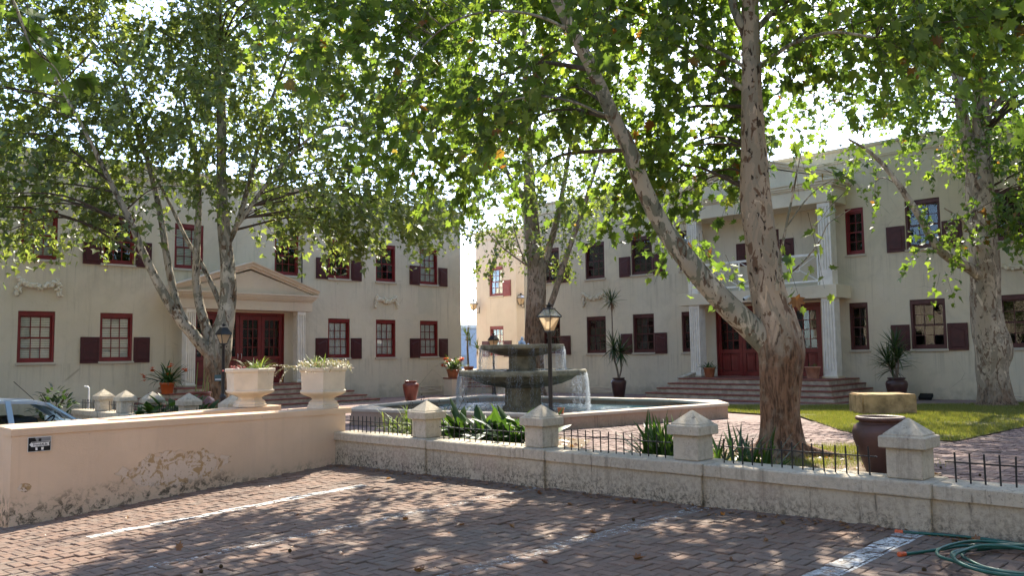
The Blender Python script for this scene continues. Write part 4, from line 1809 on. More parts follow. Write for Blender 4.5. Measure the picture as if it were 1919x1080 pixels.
# splash foam ring
b = MB()
vs = []
for k in range(65):
    a = 2 * PI * k / 64
    for q, r in enumerate((1.15, 1.5, 2.15)):
        vs.append((r * math.cos(a), r * math.sin(a), .372 + .006 * math.sin(a * 9 + q)))
fs = []
for k in range(64):
    for q in range(2):
        fs.append((k * 3 + q, k * 3 + q + 1, k * 3 + q + 4, k * 3 + q + 3))
b.add(vs, fs, True)
o = b.build('foam', M['foam'], FT)
o['kind'] = 'stuff'


# ================================================================== LAMPS
def lantern(parent, z0, top, bot, h, roof, glassy=True, s=1.0):
    """four sided lantern: frame bars, panes, roof and finial; z0 is the foot of the glass"""
    f = MB()
    for sx in (-1, 1):
        for sy in (-1, 1):
            f.tube([(sx * bot, sy * bot, z0), (sx * top, sy * top, z0 + h)], .009 * s, 6)
    f.box(-bot - .012, bot + .012, -bot - .012, bot + .012, z0 - .022, z0 - .001)
    e = top + .022
    for (x0, x1, y0, y1) in ((-e, e, -e, -e + .03), (-e, e, e - .03, e), (-e, -e + .03, -e + .031, e - .031), (e - .03, e, -e + .031, e - .031)):
        f.box(x0, x1, y0, y1, z0 + h + .001, z0 + h + .02)
    o = f.build('lantern', M['lamp_black'], parent)
    rt = top * .52
    zr = z0 + h + .021
    if glassy:
        g = MB()
        for sx in (-1, 1):
            for sy in (-1, 1):
                g.tube([(sx * e, sy * e, zr), (sx * rt, sy * rt, zr + roof)], .008 * s, 6)
        g.box(-rt - .01, rt + .01, -rt - .01, rt + .01, zr + roof, zr + roof + .018)
        g.build('roof_frame', M['lamp_black'], o)
        for k in range(4):
            q = MB()
            p = [(-e + .01, -e + .008, zr + .004), (e - .01, -e + .008, zr + .004), (rt, -rt, zr + roof - .004), (-rt, -rt, zr + roof - .004)]
            q.sheet(p, Matrix.Rotation(k * PI / 2, 4, 'Z'))
            q.build('roof_pane', M['lamp_glass_clear'], o)
    else:
        q = MB()
        q.rings([[(e, e, zr), (-e, e, zr), (-e, -e, zr), (e, -e, zr)][::-1], [(e * .97, e * .97, zr + .02), (-e * .97, e * .97, zr + .02), (-e * .97, -e * .97, zr + .02), (e * .97, -e * .97, zr + .02)][::-1],
                 [(rt * 1.5, rt * 1.5, zr + roof * .62), (-rt * 1.5, rt * 1.5, zr + roof * .62), (-rt * 1.5, -rt * 1.5, zr + roof * .62), (rt * 1.5, -rt * 1.5, zr + roof * .62)][::-1],
                 [(rt, rt, zr + roof), (-rt, rt, zr + roof), (-rt, -rt, zr + roof), (rt, -rt, zr + roof)][::-1]], True, True, False)
        q.build('roof', M['lamp_black'], o)
    c = MB()
    c.lathe([(rt * .9, zr + roof + .019), (rt * .55, zr + roof + .03), (rt * .5, zr + roof + .05), (rt * .95, zr + roof + .06), (rt * .95, zr + roof + .072), (.012, zr + roof + .085), (.018, zr + roof + .10), (.0, zr + roof + .115)], 14)
    c.build('finial', M['lamp_black'], o)
    for k in range(4):
        q = MB()
        q.sheet([(-bot + .006, -bot, z0 + .002), (bot - .006, -bot, z0 + .002), (top - .006, -top, z0 + h - .002), (-top + .006, -top, z0 + h - .002)], Matrix.Rotation(k * PI / 2, 4, 'Z'))
        q.build('pane', M['lamp_glass'], o)
    return o


def street_lamp(label, x, y, zg, zl, r, glassy, top=.128, bot=.06, h=.22, roof=.12, base=.55):
    t = thing('street_lamp', label, 'lamp', (x, y, zg), R(2))
    b = MB()
    b.lathe([(r * 1.0, base + .02), (r, 1.0), (r * .9, zl - zg - .06), (r * 1.15, zl - zg - .05), (r * 1.15, zl - zg - .023)], 16)
    b.build('post', M['lamp_black'], t)
    q = MB()
    q.lathe([(r * 2.6, 0), (r * 2.6, .06), (r * 2.1, .08), (r * 1.7, .14), (r * 1.55, base - .10), (r * 1.9, base - .08), (r * 1.9, base - .03), (r * 1.2, base), (r * 1.1, base + .019)], 16)
    q.build('post_base', M['lamp_black'], t)
    lantern(t, zl - zg, top, bot, h, roof, glassy)
    return t


street_lamp('black lamp post with glass roofed lantern standing before the fountain', 10.3, 9.185, .13, 1.975, .036, True)
street_lamp('black lamp post with solid roof standing in front of the multi stemmed plane tree', 9.014, 18.19, .0, 1.93, .040, False, top=.115, bot=.055, h=.20, roof=.15, base=.75)
street_lamp('distant black lamp post by the brick garden steps', 22.5, 23.0, -.04, 1.86, .045, False, top=.14, bot=.07, h=.27, roof=.16, base=.6)


def wall_lantern(label, p, arm):
    t = thing('wall_lantern', label, 'lantern', p)
    b = MB()
    a = Vector(arm)
    b.tube([(0, 0, -.34), (0, 0, -.02)], .02, 6)
    b.tube([(0, 0, -.30), a * .5 + Vector((0, 0, -.33)), a + Vector((0, 0, -.26))], .014, 6)
    b.tube([a + Vector((0, 0, -.26)), a + Vector((0, 0, -.20))], .03, 8)
    b.build('bracket', M['iron_brown'], t)
    o = lantern(t, -.18, .15, .075, .30, .14, True, 1.2)
    o.location = a
    return t


wall_lantern('small iron wall lantern at the left end of the sunny rear block', (29.19, 30.85, 2.72 + 1.6 - .27), (-.42, 0, 0))
wall_lantern('small iron wall lantern on the corner of the rear block beside the central tree', (29.75, 28.19, 2.86 + 1.6 - .25), (-.35, -.12, 0))


# ================================================================== POTS AND PLANTS
BLADES = {}


def blade_mesh(name, mat, width, curve, fold=.25, seg=7, droop=0.0, tip=1.6):
    """unit length blade rising along +Z then bending towards +X"""
    key = (name, mat, round(width, 3), round(curve, 2), round(fold, 2), round(droop, 2), tip)
    if key in BLADES:
        return BLADES[key]
    b = MB()
    vs = []
    x = z = 0.0
    for i in range(seg + 1):
        q = i / seg
        an = curve * q ** 1.3 + droop * q ** 4
        if i:
            x += math.sin(an) / seg
            z += math.cos(an) / seg
        w = width * (min(1, .45 + q * 2.2) if tip < 3 else min(1, .25 + q * 3.0)) * max(0.02, 1 - q ** (tip * 2)) ** .8
        nx, nz = math.cos(an), -math.sin(an)
        vs += [(x + nx * w * fold, -w, z + nz * w * fold), (x, 0, z), (x + nx * w * fold, w, z + nz * w * fold)]
    fs = []
    for i in range(seg):
        for k in range(2):
            fs.append((i * 3 + k, i * 3 + k + 1, i * 3 + k + 4, i * 3 + k + 3))
    b.add(vs, fs, True)
    BLADES[key] = b.mesh(name, M[mat])
    return BLADES[key]


def place_blades(parent, n, base, spread, ln, lean, curves, mat, width, joined=False, name='leaf', tip=1.6, fold=.25, az=None, up_bias=0.0, droop=0.0, seed=None):
    """blades round a base point; as parts, or joined for plants too small to pick apart"""
    r = np.random.default_rng(seed if seed is not None else int(rng.integers(1 << 30)))
    J, T = MB(), []
    for k in range(n):
        a = r.uniform(0, 2 * PI) if az is None else r.uniform(*az)
        cv = curves[int(r.integers(len(curves)))]
        l = r.uniform(*ln)
        le = r.uniform(*lean)
        p = Vector(base) + Vector((r.normal(0, spread), r.normal(0, spread), 0))
        Mx = Matrix.Translation(p) @ Matrix.Rotation(a, 4, 'Z') @ Matrix.Rotation(le, 4, 'Y') @ Matrix.Rotation(r.normal(0, .25), 4, 'Z') @ Matrix.Scale(l, 4)
        me = blade_mesh(name, mat, width, cv, fold, droop=droop, tip=tip)
        if joined:
            J.add([v.co.copy() for v in me.vertices], [tuple(pp.vertices) for pp in me.polygons], True, Mx)
            T += [r.random()] * len(me.vertices)
        else:
            o = put(name, me, parent)
            o.matrix_local = Mx
    if joined:
        me = J.mesh('leaves', M[mat])
        me.attributes.new('tint', 'FLOAT', 'POINT').data.foreach_set('value', T)
        o = put('leaves', me, parent)
        o['kind'] = 'stuff'
        return o


def pot(name, label, cat, loc, prof, mat, n=28, group=None, soil=None):
    t = thing(name, label, cat, loc, 0, group)
    b = MB()
    b.lathe(prof, n, cap=False)
    b.add([(prof[0][0] * math.cos(2 * PI * k / n), prof[0][0] * math.sin(2 * PI * k / n), prof[0][1]) for k in range(n)], [tuple(range(n))[::-1]])
    b.build('body', M[mat], t)
    if soil:
        s = MB()
        s.lathe([(soil[0], soil[1]), (.01, soil[1] + .02)], n, cap=False)
        s.build('soil', M['soil'], t)
    return t


# hexagonal urns on the wall ends
URN = [(.285, 0), (.285, .035), (.262, .045), (.262, .075), (.24, .095), (.205, .115), (.195, .14), (.235, .165), (.33, .195), (.40, .225), (.412, .245), (.412, .262), (.385, .270), (.39, .40), (.398, .50), (.404, .545), (.425, .56), (.428, .60), (.415, .612), (.36, .612), (.35, .55)]


def urn(label, loc, rz):
    t = thing('urn', label, 'urn', loc, rz)
    prof = [(r * .94, z) for r, z in URN]
    for nm, a, c in (('foot', 0, 7), ('bowl', 6, len(prof))):
        b = MB()
        b.lathe([(r, z + (.0005 if nm == 'bowl' else 0)) for r, z in prof[a:c]], 6, cap=(nm == 'foot'), smooth=False)
        b.build(nm, M['urn_cream'], t)
    s = MB()
    s.lathe([(.345, .55), (.01, .57)], 6, cap=False)
    s.build('soil', M['soil'], t)
    return t


u2 = (6.99, 10.86, .822)
u1 = (6.62, 12.42, .808)
va = math.atan2(-u2[1], -u2[0])
urn('cream hexagonal urn on the end of the front salmon wall', u2, va + PI)
va1 = math.atan2(-u1[1], -u1[0])
urn('cream hexagonal urn on the end of the rear salmon wall, left of the other', u1, va1 + R(18))
t = thing('spider_plant', 'spiky pale green plant spilling over the left urn', 'plant', (u1[0], u1[1], u1[2] + .56))
place_blades(t, 90, (.08, -.06, 0), .09, (.22, .36), (.1, .9), [.9, 1.4, 1.9], 'strap_leaf_light', .022, joined=True, seed=11)
pk = MB()
bm = bmesh.new()
for k in range(50):
    bmesh.ops.create_icosphere(bm, subdivisions=1, radius=.016, matrix=Matrix.Translation((-.17 + rng.normal(0, .07), .12 + rng.normal(0, .06), .02 + abs(rng.normal(0, .03)))))
pk.bm(bm)
pk.build('pink_flowers', M['petal_pink'], t)['kind'] = 'stuff'
t = thing('succulent_plant', 'trailing pink and green succulents filling the right urn', 'plant', (u2[0], u2[1], u2[2] + .57))
place_blades(t, 60, (-.08, .06, .02), .08, (.20, .30), (.0, .75), [.6, 1.1, 1.5], 'strap_leaf_light', .024, joined=True, seed=12)
J, T = MB(), []
r12 = np.random.default_rng(12)
for k in range(620):                                            # small rosettes over the rim
    a = r12.uniform(0, 2 * PI)
    rad = .40 * math.sqrt(r12.uniform(.12, 1.12))
    zz = .06 - max(0, rad - .36) * r12.uniform(.6, 2.2) + abs(r12.normal(0, .03))
    me = blade_mesh('rosette_leaf', 'succulent', .10, 1.0, .3, seg=3)
    Mx = Matrix.Translation((rad * math.cos(a), rad * math.sin(a), zz)) @ Matrix.Rotation(r12.uniform(0, 6.3), 4, 'Z') @ Matrix.Rotation(r12.uniform(.1, 1.3), 4, 'Y') @ Matrix.Scale(r12.uniform(.05, .095), 4)
    J.add([v.co.copy() for v in me.vertices], [tuple(p.vertices) for p in me.polygons], True, Mx)
    T += [r12.random()] * len(me.vertices)
for s in range(3):                                              # trailing stems to the left
    rt = Vector((-.707, .707, 0))
    p0 = rt * .30 + Vector((-.15, -.2, .03))
    for q in range(26):
        u = q / 25
        p = p0 + rt * (.10 + .40 * u) * (1 - .18 * s) + Vector((0, 0, .06 * math.sin(u * 2.5) - .22 * u * u * (s * .5 + .12)))
        for _ in range(4):
            Mx = Matrix.Translation(p) @ Matrix.Rotation(r12.uniform(0, 6.3), 4, 'Z') @ Matrix.Rotation(r12.uniform(.2, 1.6), 4, 'Y') @ Matrix.Scale(r12.uniform(.025, .05), 4)
            J.add([v.co.copy() for v in me.vertices], [tuple(pp.vertices) for pp in me.polygons], True, Mx)
            T += [r12.random()] * len(me.vertices)
me2 = J.mesh('rosettes', M['succulent'])
me2.attributes.new('tint', 'FLOAT', 'POINT').data.foreach_set('value', T)
put('rosettes', me2, t)['kind'] = 'stuff'

# strap leaved clumps behind the railings: every leaf is a part
zb = .33
t = thing('daylily', 'pale sunlit strappy plant behind the railing nearest the salmon wall', 'plant', (8.0, 10.0, zb))
for dx, dy in ((0, 0), (.15, .25), (-.1, -.28), (.3, -.1), (.05, .5), (.1, -.5), (.3, -.6)):
    place_blades(t, 30, (dx, dy, 0), .06, (.36, .70), (.1, .8), [1.1, 1.6, 2.1, .7], 'strap_leaf_light', .022, tip=1.3)
t = thing('arum_plant', 'dark broad leaved clump behind the railing in front of the pool', 'plant', (7.95, 8.25, zb - .02))
for dx, dy, nn in ((0, .55, 20), (.1, .2, 20), (-.05, -.15, 20), (.05, -.45, 20), (.1, -.75, 20), (.35, .3, 14), (.35, -.2, 14), (.3, -.6, 14), (.1, .85, 12)):
    place_blades(t, nn, (dx, dy, 0), .08, (.42, .74), (.05, .75), [.5, .9, 1.3], 'strap_leaf_dark', .088, tip=3.2, fold=.30)
t = thing('sword_plant', 'dark green sword leaved clump just left of the third pier', 'plant', (8.28, 5.62, .19))
for dx, dy in ((0, .0), (.1, .18), (-.05, -.15), (.2, 0)):
    place_blades(t, 32, (dx, dy, 0), .06, (.45, .78), (.05, .8), [.25, .5, .9, .1], 'strap_leaf_dark', .036, tip=1.5)
t = thing('sword_plant', 'smaller sword leaved clump between the third pier and the big trunk', 'plant', (8.4, 4.78, .19))
for dx, dy in ((0, .12), (.05, -.12), (.1, -.35)):
    place_blades(t, 26, (dx, dy, 0), .06, (.40, .66), (.1, .95), [.25, .6, 1.0], 'strap_leaf_dark', .034, tip=1.5)
t = thing('seed_stalks', 'thin dry flower stalks rising in front of the pool coping', 'plant', (8.3, 10.1, zb))
b = MB()
for k in range(5):
    p = [Vector((.1 * k - .2, -.18 * k + .2, 0)), Vector((.1 * k - .18, -.18 * k + .18, .35)), Vector((.1 * k - .12, -.2 * k + .12, .55 + .06 * math.sin(k * 2)))]
    b.tube(p, [.005, .004, .003], 5)
    for q in range(7):
        b.lathe([(.0, -.012), (.013, 0), (0, .014)], 6, tuple(p[2] + Vector((rng.normal(0, .03), rng.normal(0, .03), -.04 * q + .05))))
b.build('stalks', M['twig'], t)['kind'] = 'stuff'


def flowers(parent, pts, mat, size, petals=6):
    J = MB()
    T = []
    for p in pts:
        for k in range(petals):
            me = blade_mesh('petal', mat, .22, .9, .3, seg=4, tip=2.0)
            Mx = Matrix.Translation(p) @ Matrix.Rotation(k * 2 * PI / petals + rng.normal(0, .2), 4, 'Z') @ Matrix.Rotation(rng.uniform(.3, .9), 4, 'Y') @ Matrix.Scale(size * rng.uniform(.8, 1.2), 4)
            J.add([v.co.copy() for v in me.vertices], [tuple(pp.vertices) for pp in me.polygons], True, Mx)
            T += [rng.random()] * len(me.vertices)
    me2 = J.mesh('flower', M[mat])
    me2.attributes.new('tint', 'FLOAT', 'POINT').data.foreach_set('value', T)
    return put('flower', me2, parent)


CLP = [(.16, 0), (.205, .27), (.225, .275), (.228, .335), (.215, .34), (.20, .335), (.195, .28)]
pl = (10.72, 25.25, .523)
pot('flower_pot', 'bright terracotta pot left of the left doorway', 'pot', pl, CLP, 'orange_plastic', soil=(.195, .29))
t = thing('clivia', 'orange flowered clivia in the terracotta pot by the left doorway', 'plant', (pl[0], pl[1], pl[2] + .3))
place_blades(t, 64, (0, 0, 0), .06, (.55, .95), (.15, 1.0), [.7, 1.2, 1.7], 'strap_leaf_dark', .034, seed=5)
for k, (dx, dy, dz) in enumerate(((-.33, .3, .42), (.05, -.1, .52), (.42, -.3, .40), (-.5, .5, .22), (.0, -.05, .28))):
    b = MB()
    b.tube([(dx * .2, dy * .2, .05), (dx * .7, dy * .7, dz * .7), (dx, dy, dz)], .01, 5)
    s = b.build('flower_stem', M['strap_leaf_dark'], t)
    flowers(s, [(dx + rng.normal(0, .035), dy + rng.normal(0, .035), dz + rng.normal(0, .03)) for _ in range(6)], 'petal_orange', .085)

ped = (22.55, 25.45)
t = thing('pedestal', 'square cream pedestal with brick top at the corner of the left block', 'pedestal', (ped[0], ped[1], -.08))
b = MB()
b.box(-.27, .27, -.27, .27, 0, .68, bev=.01)
b.build('body', M['stucco_portico'], t)
for i in range(3):
    for k in range(2):
        q = MB()
        q.box(-.29 + i * .195, -.29 + i * .195 + .19, -.29 + k * .292, -.29 + k * .292 + .288, .683, .74, bev=.006)
        q.build('brick', M['tile_red'], t)
pot('flower_pot', 'terracotta pot on the cream pedestal', 'pot', (ped[0], ped[1], .662), [(.19, 0), (.24, .26), (.265, .265), (.265, .34), (.25, .345), (.235, .335)], 'terracotta', soil=(.235, .3))
t = thing('clivia', 'clivia with orange and white flowers on the cream pedestal', 'plant', (ped[0], ped[1], .97))
place_blades(t, 110, (0, 0, 0), .09, (.45, .8), (.15, 1.15), [.6, 1.1, 1.6], 'strap_leaf_dark', .032, joined=True, seed=6)
place_blades(t, 36, (.15, -.15, .05), .08, (.4, .65), (.1, .9), [.6, 1.1], 'strap_leaf_light', .03, joined=True, seed=7)
for dx, dy, dz, mt in ((-.2, .15, .42, 'petal_orange'), (-.12, .05, .30, 'petal_orange'), (-.30, .2, .16, 'petal_orange'), (.26, -.25, .42, 'petal_orange'), (.20, -.2, .36, 'petal_orange'), (-.1, -.05, .02, 'petal_white'), (.02, -.12, .08, 'petal_white'), (.1, -.2, .05, 'petal_white')):
    flowers(t, [(dx + rng.normal(0, .06), dy + rng.normal(0, .06), dz + rng.normal(0, .05)) for _ in range(8)], mt, .10 if mt[6] == 'o' else .07)


def rosette(parent, p, n, ln, mat, width=.026, seed=0, lean=(.05, 2.1), skirt=0):
    place_blades(parent, n, p, .012, ln, lean, [.15, .35, .6], mat, width, seed=seed, tip=1.2, fold=.35)
    if skirt:
        place_blades(parent, skirt, (p[0], p[1], p[2] - .08), .02, (ln[0] * .6, ln[1] * .75), (2.2, 3.0), [.2, -.2], 'dry_leaf', .014, seed=seed + 1, tip=1.2)


JAR_TALL = [(.17, 0), (.185, .03), (.255, .42), (.275, .54), (.262, .60), (.205, .645), (.19, .655), (.205, .67), (.225, .68), (.225, .70), (.205, .705), (.18, .69)]
yz = cz(23.5, 17.8)
pot('plant_pot', 'tall dark glazed pot holding the two stemmed yucca', 'pot', (23.6, 17.8, yz), JAR_TALL, 'glazed_brown', soil=(.18, .66))
t = thing('yucca', 'two stemmed yucca in a dark glazed pot, one stem reaching the upper windows', 'plant', (23.6, 17.8, yz + .66))
b = MB()
b.tube(spline([(0, 0, 0), (.05, .1, .35), (.08, .25, .8), (.10, .30, 1.5), (.13, .33, 2.1), (.15, .36, 2.75)]), [.035] * 20 + [.022] * 11, 7)
b.build('stem', M['yucca_trunk'], t)
b = MB()
b.tube(spline([(0, -.02, 0), (.03, -.1, .35), (.02, -.12, .7), (0, -.1, .9)]), .03, 7)
b.build('stem', M['yucca_trunk'], t)
rosette(t, (.15, .36, 2.8), 64, (.38, .60), 'yucca_leaf', .028, 21, skirt=70)
rosette(t, (0, -.1, .95), 70, (.48, .78), 'yucca_leaf', .034, 23, lean=(.05, 2.5), skirt=20)
rosette(t, (.08, .26, 1.1), 70, (.48, .78), 'yucca_leaf', .034, 25, lean=(.05, 2.5), skirt=20)

pz = cz(25.6, 9.0)
pot('plant_pot', 'round shouldered dark glazed pot behind the stone block', 'pot', (25.45, 8.98, pz - .02), [(.19, 0), (.2, .03), (.29, .38), (.31, .50), (.29, .58), (.23, .62), (.22, .63), (.24, .645), (.255, .66), (.25, .69), (.22, .69), (.2, .66)], 'glazed_brown', soil=(.2, .64))
t = thing('yucca', 'bushy green yucca in the pot against the right wall', 'plant', (25.45, 8.98, pz + .62))
for k, (dx, dy, h) in enumerate(((0, 0, .95), (.0, .22, .5), (-.1, -.12, .6), (.05, .12, .3))):
    b = MB()
    b.tube([(dx * .2, dy * .2, 0), (dx * .7, dy * .7, h * .5), (dx, dy, h)], .026, 6)
    b.build('stem', M['yucca_trunk'], t)
    rosette(t, (dx, dy, h), 60, (.42, .72), 'yucca_leaf', .032, 31 + k, lean=(.05, 2.0))

# yucca in the gap
t0 = pot('plant_pot', 'terracotta pot at the foot of the slim yucca in the gap', 'pot', (24.95, 27.1, .72), CLP, 'terracotta', soil=(.195, .29))
t = thing('yucca', 'slim sunlit yucca growing in the gap between the blocks', 'plant', (24.85, 27.0, .9))
b = MB()
b.tube([(0, 0, 0), (-.03, .03, 1.0), (0, 0, 1.9)], [.05, .045, .03], 7)
b.build('stem', M['yucca_trunk'], t)
for k, (dx, dy, h) in enumerate(((0, 0, 2.2), (-.06, .06, 1.55), (.05, -.05, 1.3), (.28, -.28, .95))):
    rosette(t, (dx, dy, h), 34, (.35, .62), 'yucca_leaf_sunlit', .030, 41 + k, skirt=10)

DPOT = [(.14, 0), (.19, .27), (.205, .275), (.208, .33), (.195, .335), (.18, .32)]
for y, lab, pl in ((14.98, 'left', 1), (11.32, 'right', 0)):
    side = 'beside the left column of the right porch' if pl else 'beside the right column of the right porch'
    pot('flower_pot', 'terracotta pot ' + side, 'pot', (25.0, y, .697), DPOT if pl else [(.17, 0), (.225, .33), (.245, .335), (.245, .37), (.225, .372), (.21, .35)], 'terracotta' if pl else 'terracotta_pale', soil=(.18, .29) if pl else (.21, .33))
    t = thing('pot_plant', 'small dark green plant in the pot ' + side, 'plant', (25.0, y, .99 if pl else 1.03))
    place_blades(t, 60 if pl else 26, (0, 0, 0), .09 if pl else .07, (.16, .42) if pl else (.10, .24), (.1, 1.3) if pl else (.1, .8), [.7, 1.2], 'strap_leaf_dark', .05, joined=True, seed=50 + pl)

# jars
pot('clay_jar', 'big dark clay jar half hidden behind the right hand pier', 'jar', (9.0, 3.36, cz(9, 3.4)), [(.13, 0), (.14, .02), (.225, .26), (.275, .42), (.285, .50), (.265, .56), (.225, .59), (.205, .60), (.215, .615), (.24, .622), (.25, .64), (.24, .66), (.21, .662), (.19, .63), (.18, .5)], 'clay_jar', 40)
pot('clay_jar', 'glossy red brown jar standing on the paving before the left block', 'jar', (18.15, 22.7, -.02), [(.17, 0), (.18, .02), (.215, .2), (.27, .46), (.285, .56), (.275, .61), (.22, .645), (.2, .655), (.2, .70), (.222, .71), (.222, .725), (.19, .727), (.17, .68)], 'glazed_red', 36)
pot('clay_jar', 'wide red brown jar behind the second pier wall', 'jar', (8.12, 17.5, .02), [(.2, 0), (.32, .3), (.36, .55), (.33, .68), (.25, .73), (.25, .80), (.27, .82), (.26, .84), (.23, .83)], 'glazed_red', 32)
pot('flower_pot', 'tiny terracotta pot on the near corner of the pool coping', 'pot', (11.86, 10.32, PZ + .002), [(.05, 0), (.062, .09), (.07, .092), (.07, .115), (.06, .115)], 'terracotta', 18)

# stone block on the lawn
t = thing('stone_block', 'rough ochre stone block seat on the lawn', 'seat', (18.9, 7.0, cz(18.9, 7) + .02), math.atan2(-.88, .71))
bm = bmesh.new()
bmesh.ops.create_cube(bm, size=1.0, matrix=Matrix.Translation((.0, .0, .23)) @ Matrix.Diagonal((1.14, .95, .46, 1)))
bmesh.ops.bevel(bm, geom=bm.edges[:], offset=.025, segments=2, affect='EDGES')
bmesh.ops.subdivide_edges(bm, edges=bm.edges[:], cuts=3, use_grid_fill=True)
for v in bm.verts:
    v.co += Vector((mnoise.noise(v.co * 3), mnoise.noise(v.co * 3 + Vector((5, 0, 0))), mnoise.noise(v.co * 3 + Vector((0, 7, 0))))) * .012
b = MB()
b.bm(bm)
b.build('block', M['stone_block'], t)

# shrubs by the left wall
def leafy(name, label, loc, n, rad, hz, mat, size, seed, wid=.22):
    t = thing(name, label, 'plant', loc)
    r = np.random.default_rng(seed)
    J, T = MB(), []
    me = blade_mesh('leaf', mat, wid, .8, .3, seg=4, tip=2.5)
    for k in range(n):
        a, q = r.uniform(0, 2 * PI), math.sqrt(r.uniform(0, 1))
        zz = hz * (.15 + .85 * r.uniform(0, 1) * (1 - .5 * q * q))
        Mx = Matrix.Translation((rad * q * math.cos(a), rad * q * math.sin(a), zz)) @ Matrix.Rotation(a + r.normal(0, .6), 4, 'Z') @ Matrix.Rotation(r.uniform(.2, 1.6), 4, 'Y') @ Matrix.Scale(size * r.uniform(.7, 1.3), 4)
        J.add([v.co.copy() for v in me.vertices], [tuple(pp.vertices) for pp in me.polygons], True, Mx)
        T += [r.random()] * len(me.vertices)
    m2 = J.mesh('leaves', M[mat])
    m2.attributes.new('tint', 'FLOAT', 'POINT').data.foreach_set('value', T)
    put('leaves', m2, t)['kind'] = 'stuff'
    b = MB()
    for k in range(7):
        a = r.uniform(0, 2 * PI)
        b.tube([(0, 0, 0), (.3 * rad * math.cos(a), .3 * rad * math.sin(a), hz * .5), (.7 * rad * math.cos(a), .7 * rad * math.sin(a), hz * .8)], [.02, .014, .006], 5)
    b.build('stems', M['twig'], t)
    return t


leafy('shrub', 'sparse grey green shrub against the left wall behind the first pier', (6.95, 23.2, -.1), 150, .48, 1.05, 'yucca_leaf', .18, 61)
leafy('shrub', 'glossy broad leaved bush behind the second low wall', (7.35, 16.9, .0), 300, .75, .80, 'strap_leaf_dark', .30, 62)
t = thing('cactus', 'grey spiky upright stems beside the red brown jar', 'plant', (8.35, 17.75, .0))
b = MB()
for k in range(5):
    b.tube([(rng.normal(0, .1), rng.normal(0, .1), 0), (rng.normal(0, .12), rng.normal(0, .12), .9 + .15 * k)], [.02, .008], 6)
b.build('stems', M['strap_leaf_light'], t)

# ================================================================== SMALL THINGS
t = thing('standpipe', 'thin white standpipe with a bent top in front of the left wall', 'pipe', (7.35, 21.9, -.1))
b = MB()
b.tube([(0, 0, 0), (0, 0, .98), (-.02, .02, 1.02), (-.09, .06, 1.03)], .020, 8)
b.build('pipe', M['plastic_white'], t)
t = thing('security_camera', 'small white security camera under the right balcony', 'camera', (25.27, 13.52, 3.36))
b = MB()
b.tube([(0.02, 0, .06), (-.06, 0, .05), (-.12, 0, .0)], .022, 8)
b.build('bracket', M['plastic_white'], t)
b = MB()
b.lathe([(.0, -.11), (.06, -.11), (.065, -.08), (.065, .08), (.05, .11), (0, .11)], 16, M=Matrix.Translation((-.17, .03, -.02)) @ Matrix.Rotation(R(70), 4, 'Y') @ Matrix.Rotation(R(20), 4, 'X'))
b.build('housing', M['plastic_white'], t)
b = MB()
b.lathe([(0, 0), (.045, 0), (.045, .012), (0, .012)], 16, M=Matrix.Translation((-.17, .03, -.02)) @ Matrix.Rotation(R(70), 4, 'Y') @ Matrix.Rotation(R(20), 4, 'X') @ Matrix.Translation((0, 0, -.122)))
b.build('lens', M['ink_black'], t)
t = thing('floodlight', 'small dark floodlight on the paving at the foot of the right wall', 'lamp', (26.0, 8.35, cz(26, 8.3)))
b = MB()
b.box(-.12, .12, -.18, .18, .06, .16, Matrix.Rotation(R(-30), 4, 'Y'), bev=.015)
b.box(-.03, .03, -.03, .03, 0, .08)
b.build('housing', M['ink_black'], t)

# poster on the salmon wall
t = thing('poster', 'small black and white Friends4Life arrow poster on the salmon wall', 'poster', (3.02, 10.536, .643))
b = MB()
b.box(-.121, .121, -.0015, .0015, -.087, .080)
b.build('sheet', M['paper_white'], t)
b = MB()
b.sheet([(-.116, -.0025, -.082), (.116, -.0025, -.082), (.116, -.0025, .075), (-.116, -.0025, .075)])
b.build('print', M['ink_black'], t)
b = MB()
b.sheet([(-.03, -.003, .03), (.116, -.003, .02), (.116, -.003, .075), (-.05, -.003, .075)])
b.build('print', M['ink_grey'], t)
b = MB()
b.sheet([(-.012, -.0035, -.082), (.018, -.0035, -.082), (.018, -.0035, .062), (-.012, -.0035, .062)])
b.build('print', M['ink_black'], t)
b = MB()
b.sheet([(-.105, -.004, -.003), (-.082, -.004, -.030), (.104, -.004, -.026), (.098, -.004, -.002), (.106, -.004, .028), (-.082, -.004, .026)])
b.build('print', M['paper_white'], t)
b = MB()
b.sheet([(-.084, -.0045, .014), (.10, -.0045, .016), (.10, -.0045, .024), (-.078, -.0045, .022)])
b.build('print', M['ink_black'], t)
for dx in (-.03, .03):
    b = MB()
    b.sheet([(dx - .010, -.004, -.07), (dx + .012, -.004, -.07), (dx + (.016 if dx > 0 else .008), -.004, -.038), (dx - .012, -.004, -.038)])
    b.build('print', M['paper_white'], t)
fc = bpy.data.curves.new('lettering', 'FONT')
fc.body = 'Friends4Life'
fc.size = .043
fc.align_x = 'CENTER'
fc.align_y = 'CENTER'
fc.offset = .0007
fc.materials.append(M['ink_black'])
fo = put('lettering_curve', fc, t)
bpy.context.view_layer.update()
fm_ = bpy.data.meshes.new_from_object(fo.evaluated_get(bpy.context.evaluated_depsgraph_get()))
bpy.data.objects.remove(fo)
fo = put('lettering', fm_, t, (.008, -.0048, -.008), (PI / 2, 0, 0))
fo.scale = (.70, 1, 1)

# sign nailed on the left tree
t = thing('sign', 'small dark teal sign with a white strip on the left tree trunk', 'sign', (9.02, 18.42, .0 + 1.05), math.atan2(-9.02, 18.42) * 1.0)
b = MB()
b.box(-.09, .09, -.01, .0, .0, .15)
b.build('board', M['sign_teal'], t)
b = MB()
b.box(-.075, .075, -.013, -.0105, .03, .055)
b.build('strip', M['paper_white'], t)

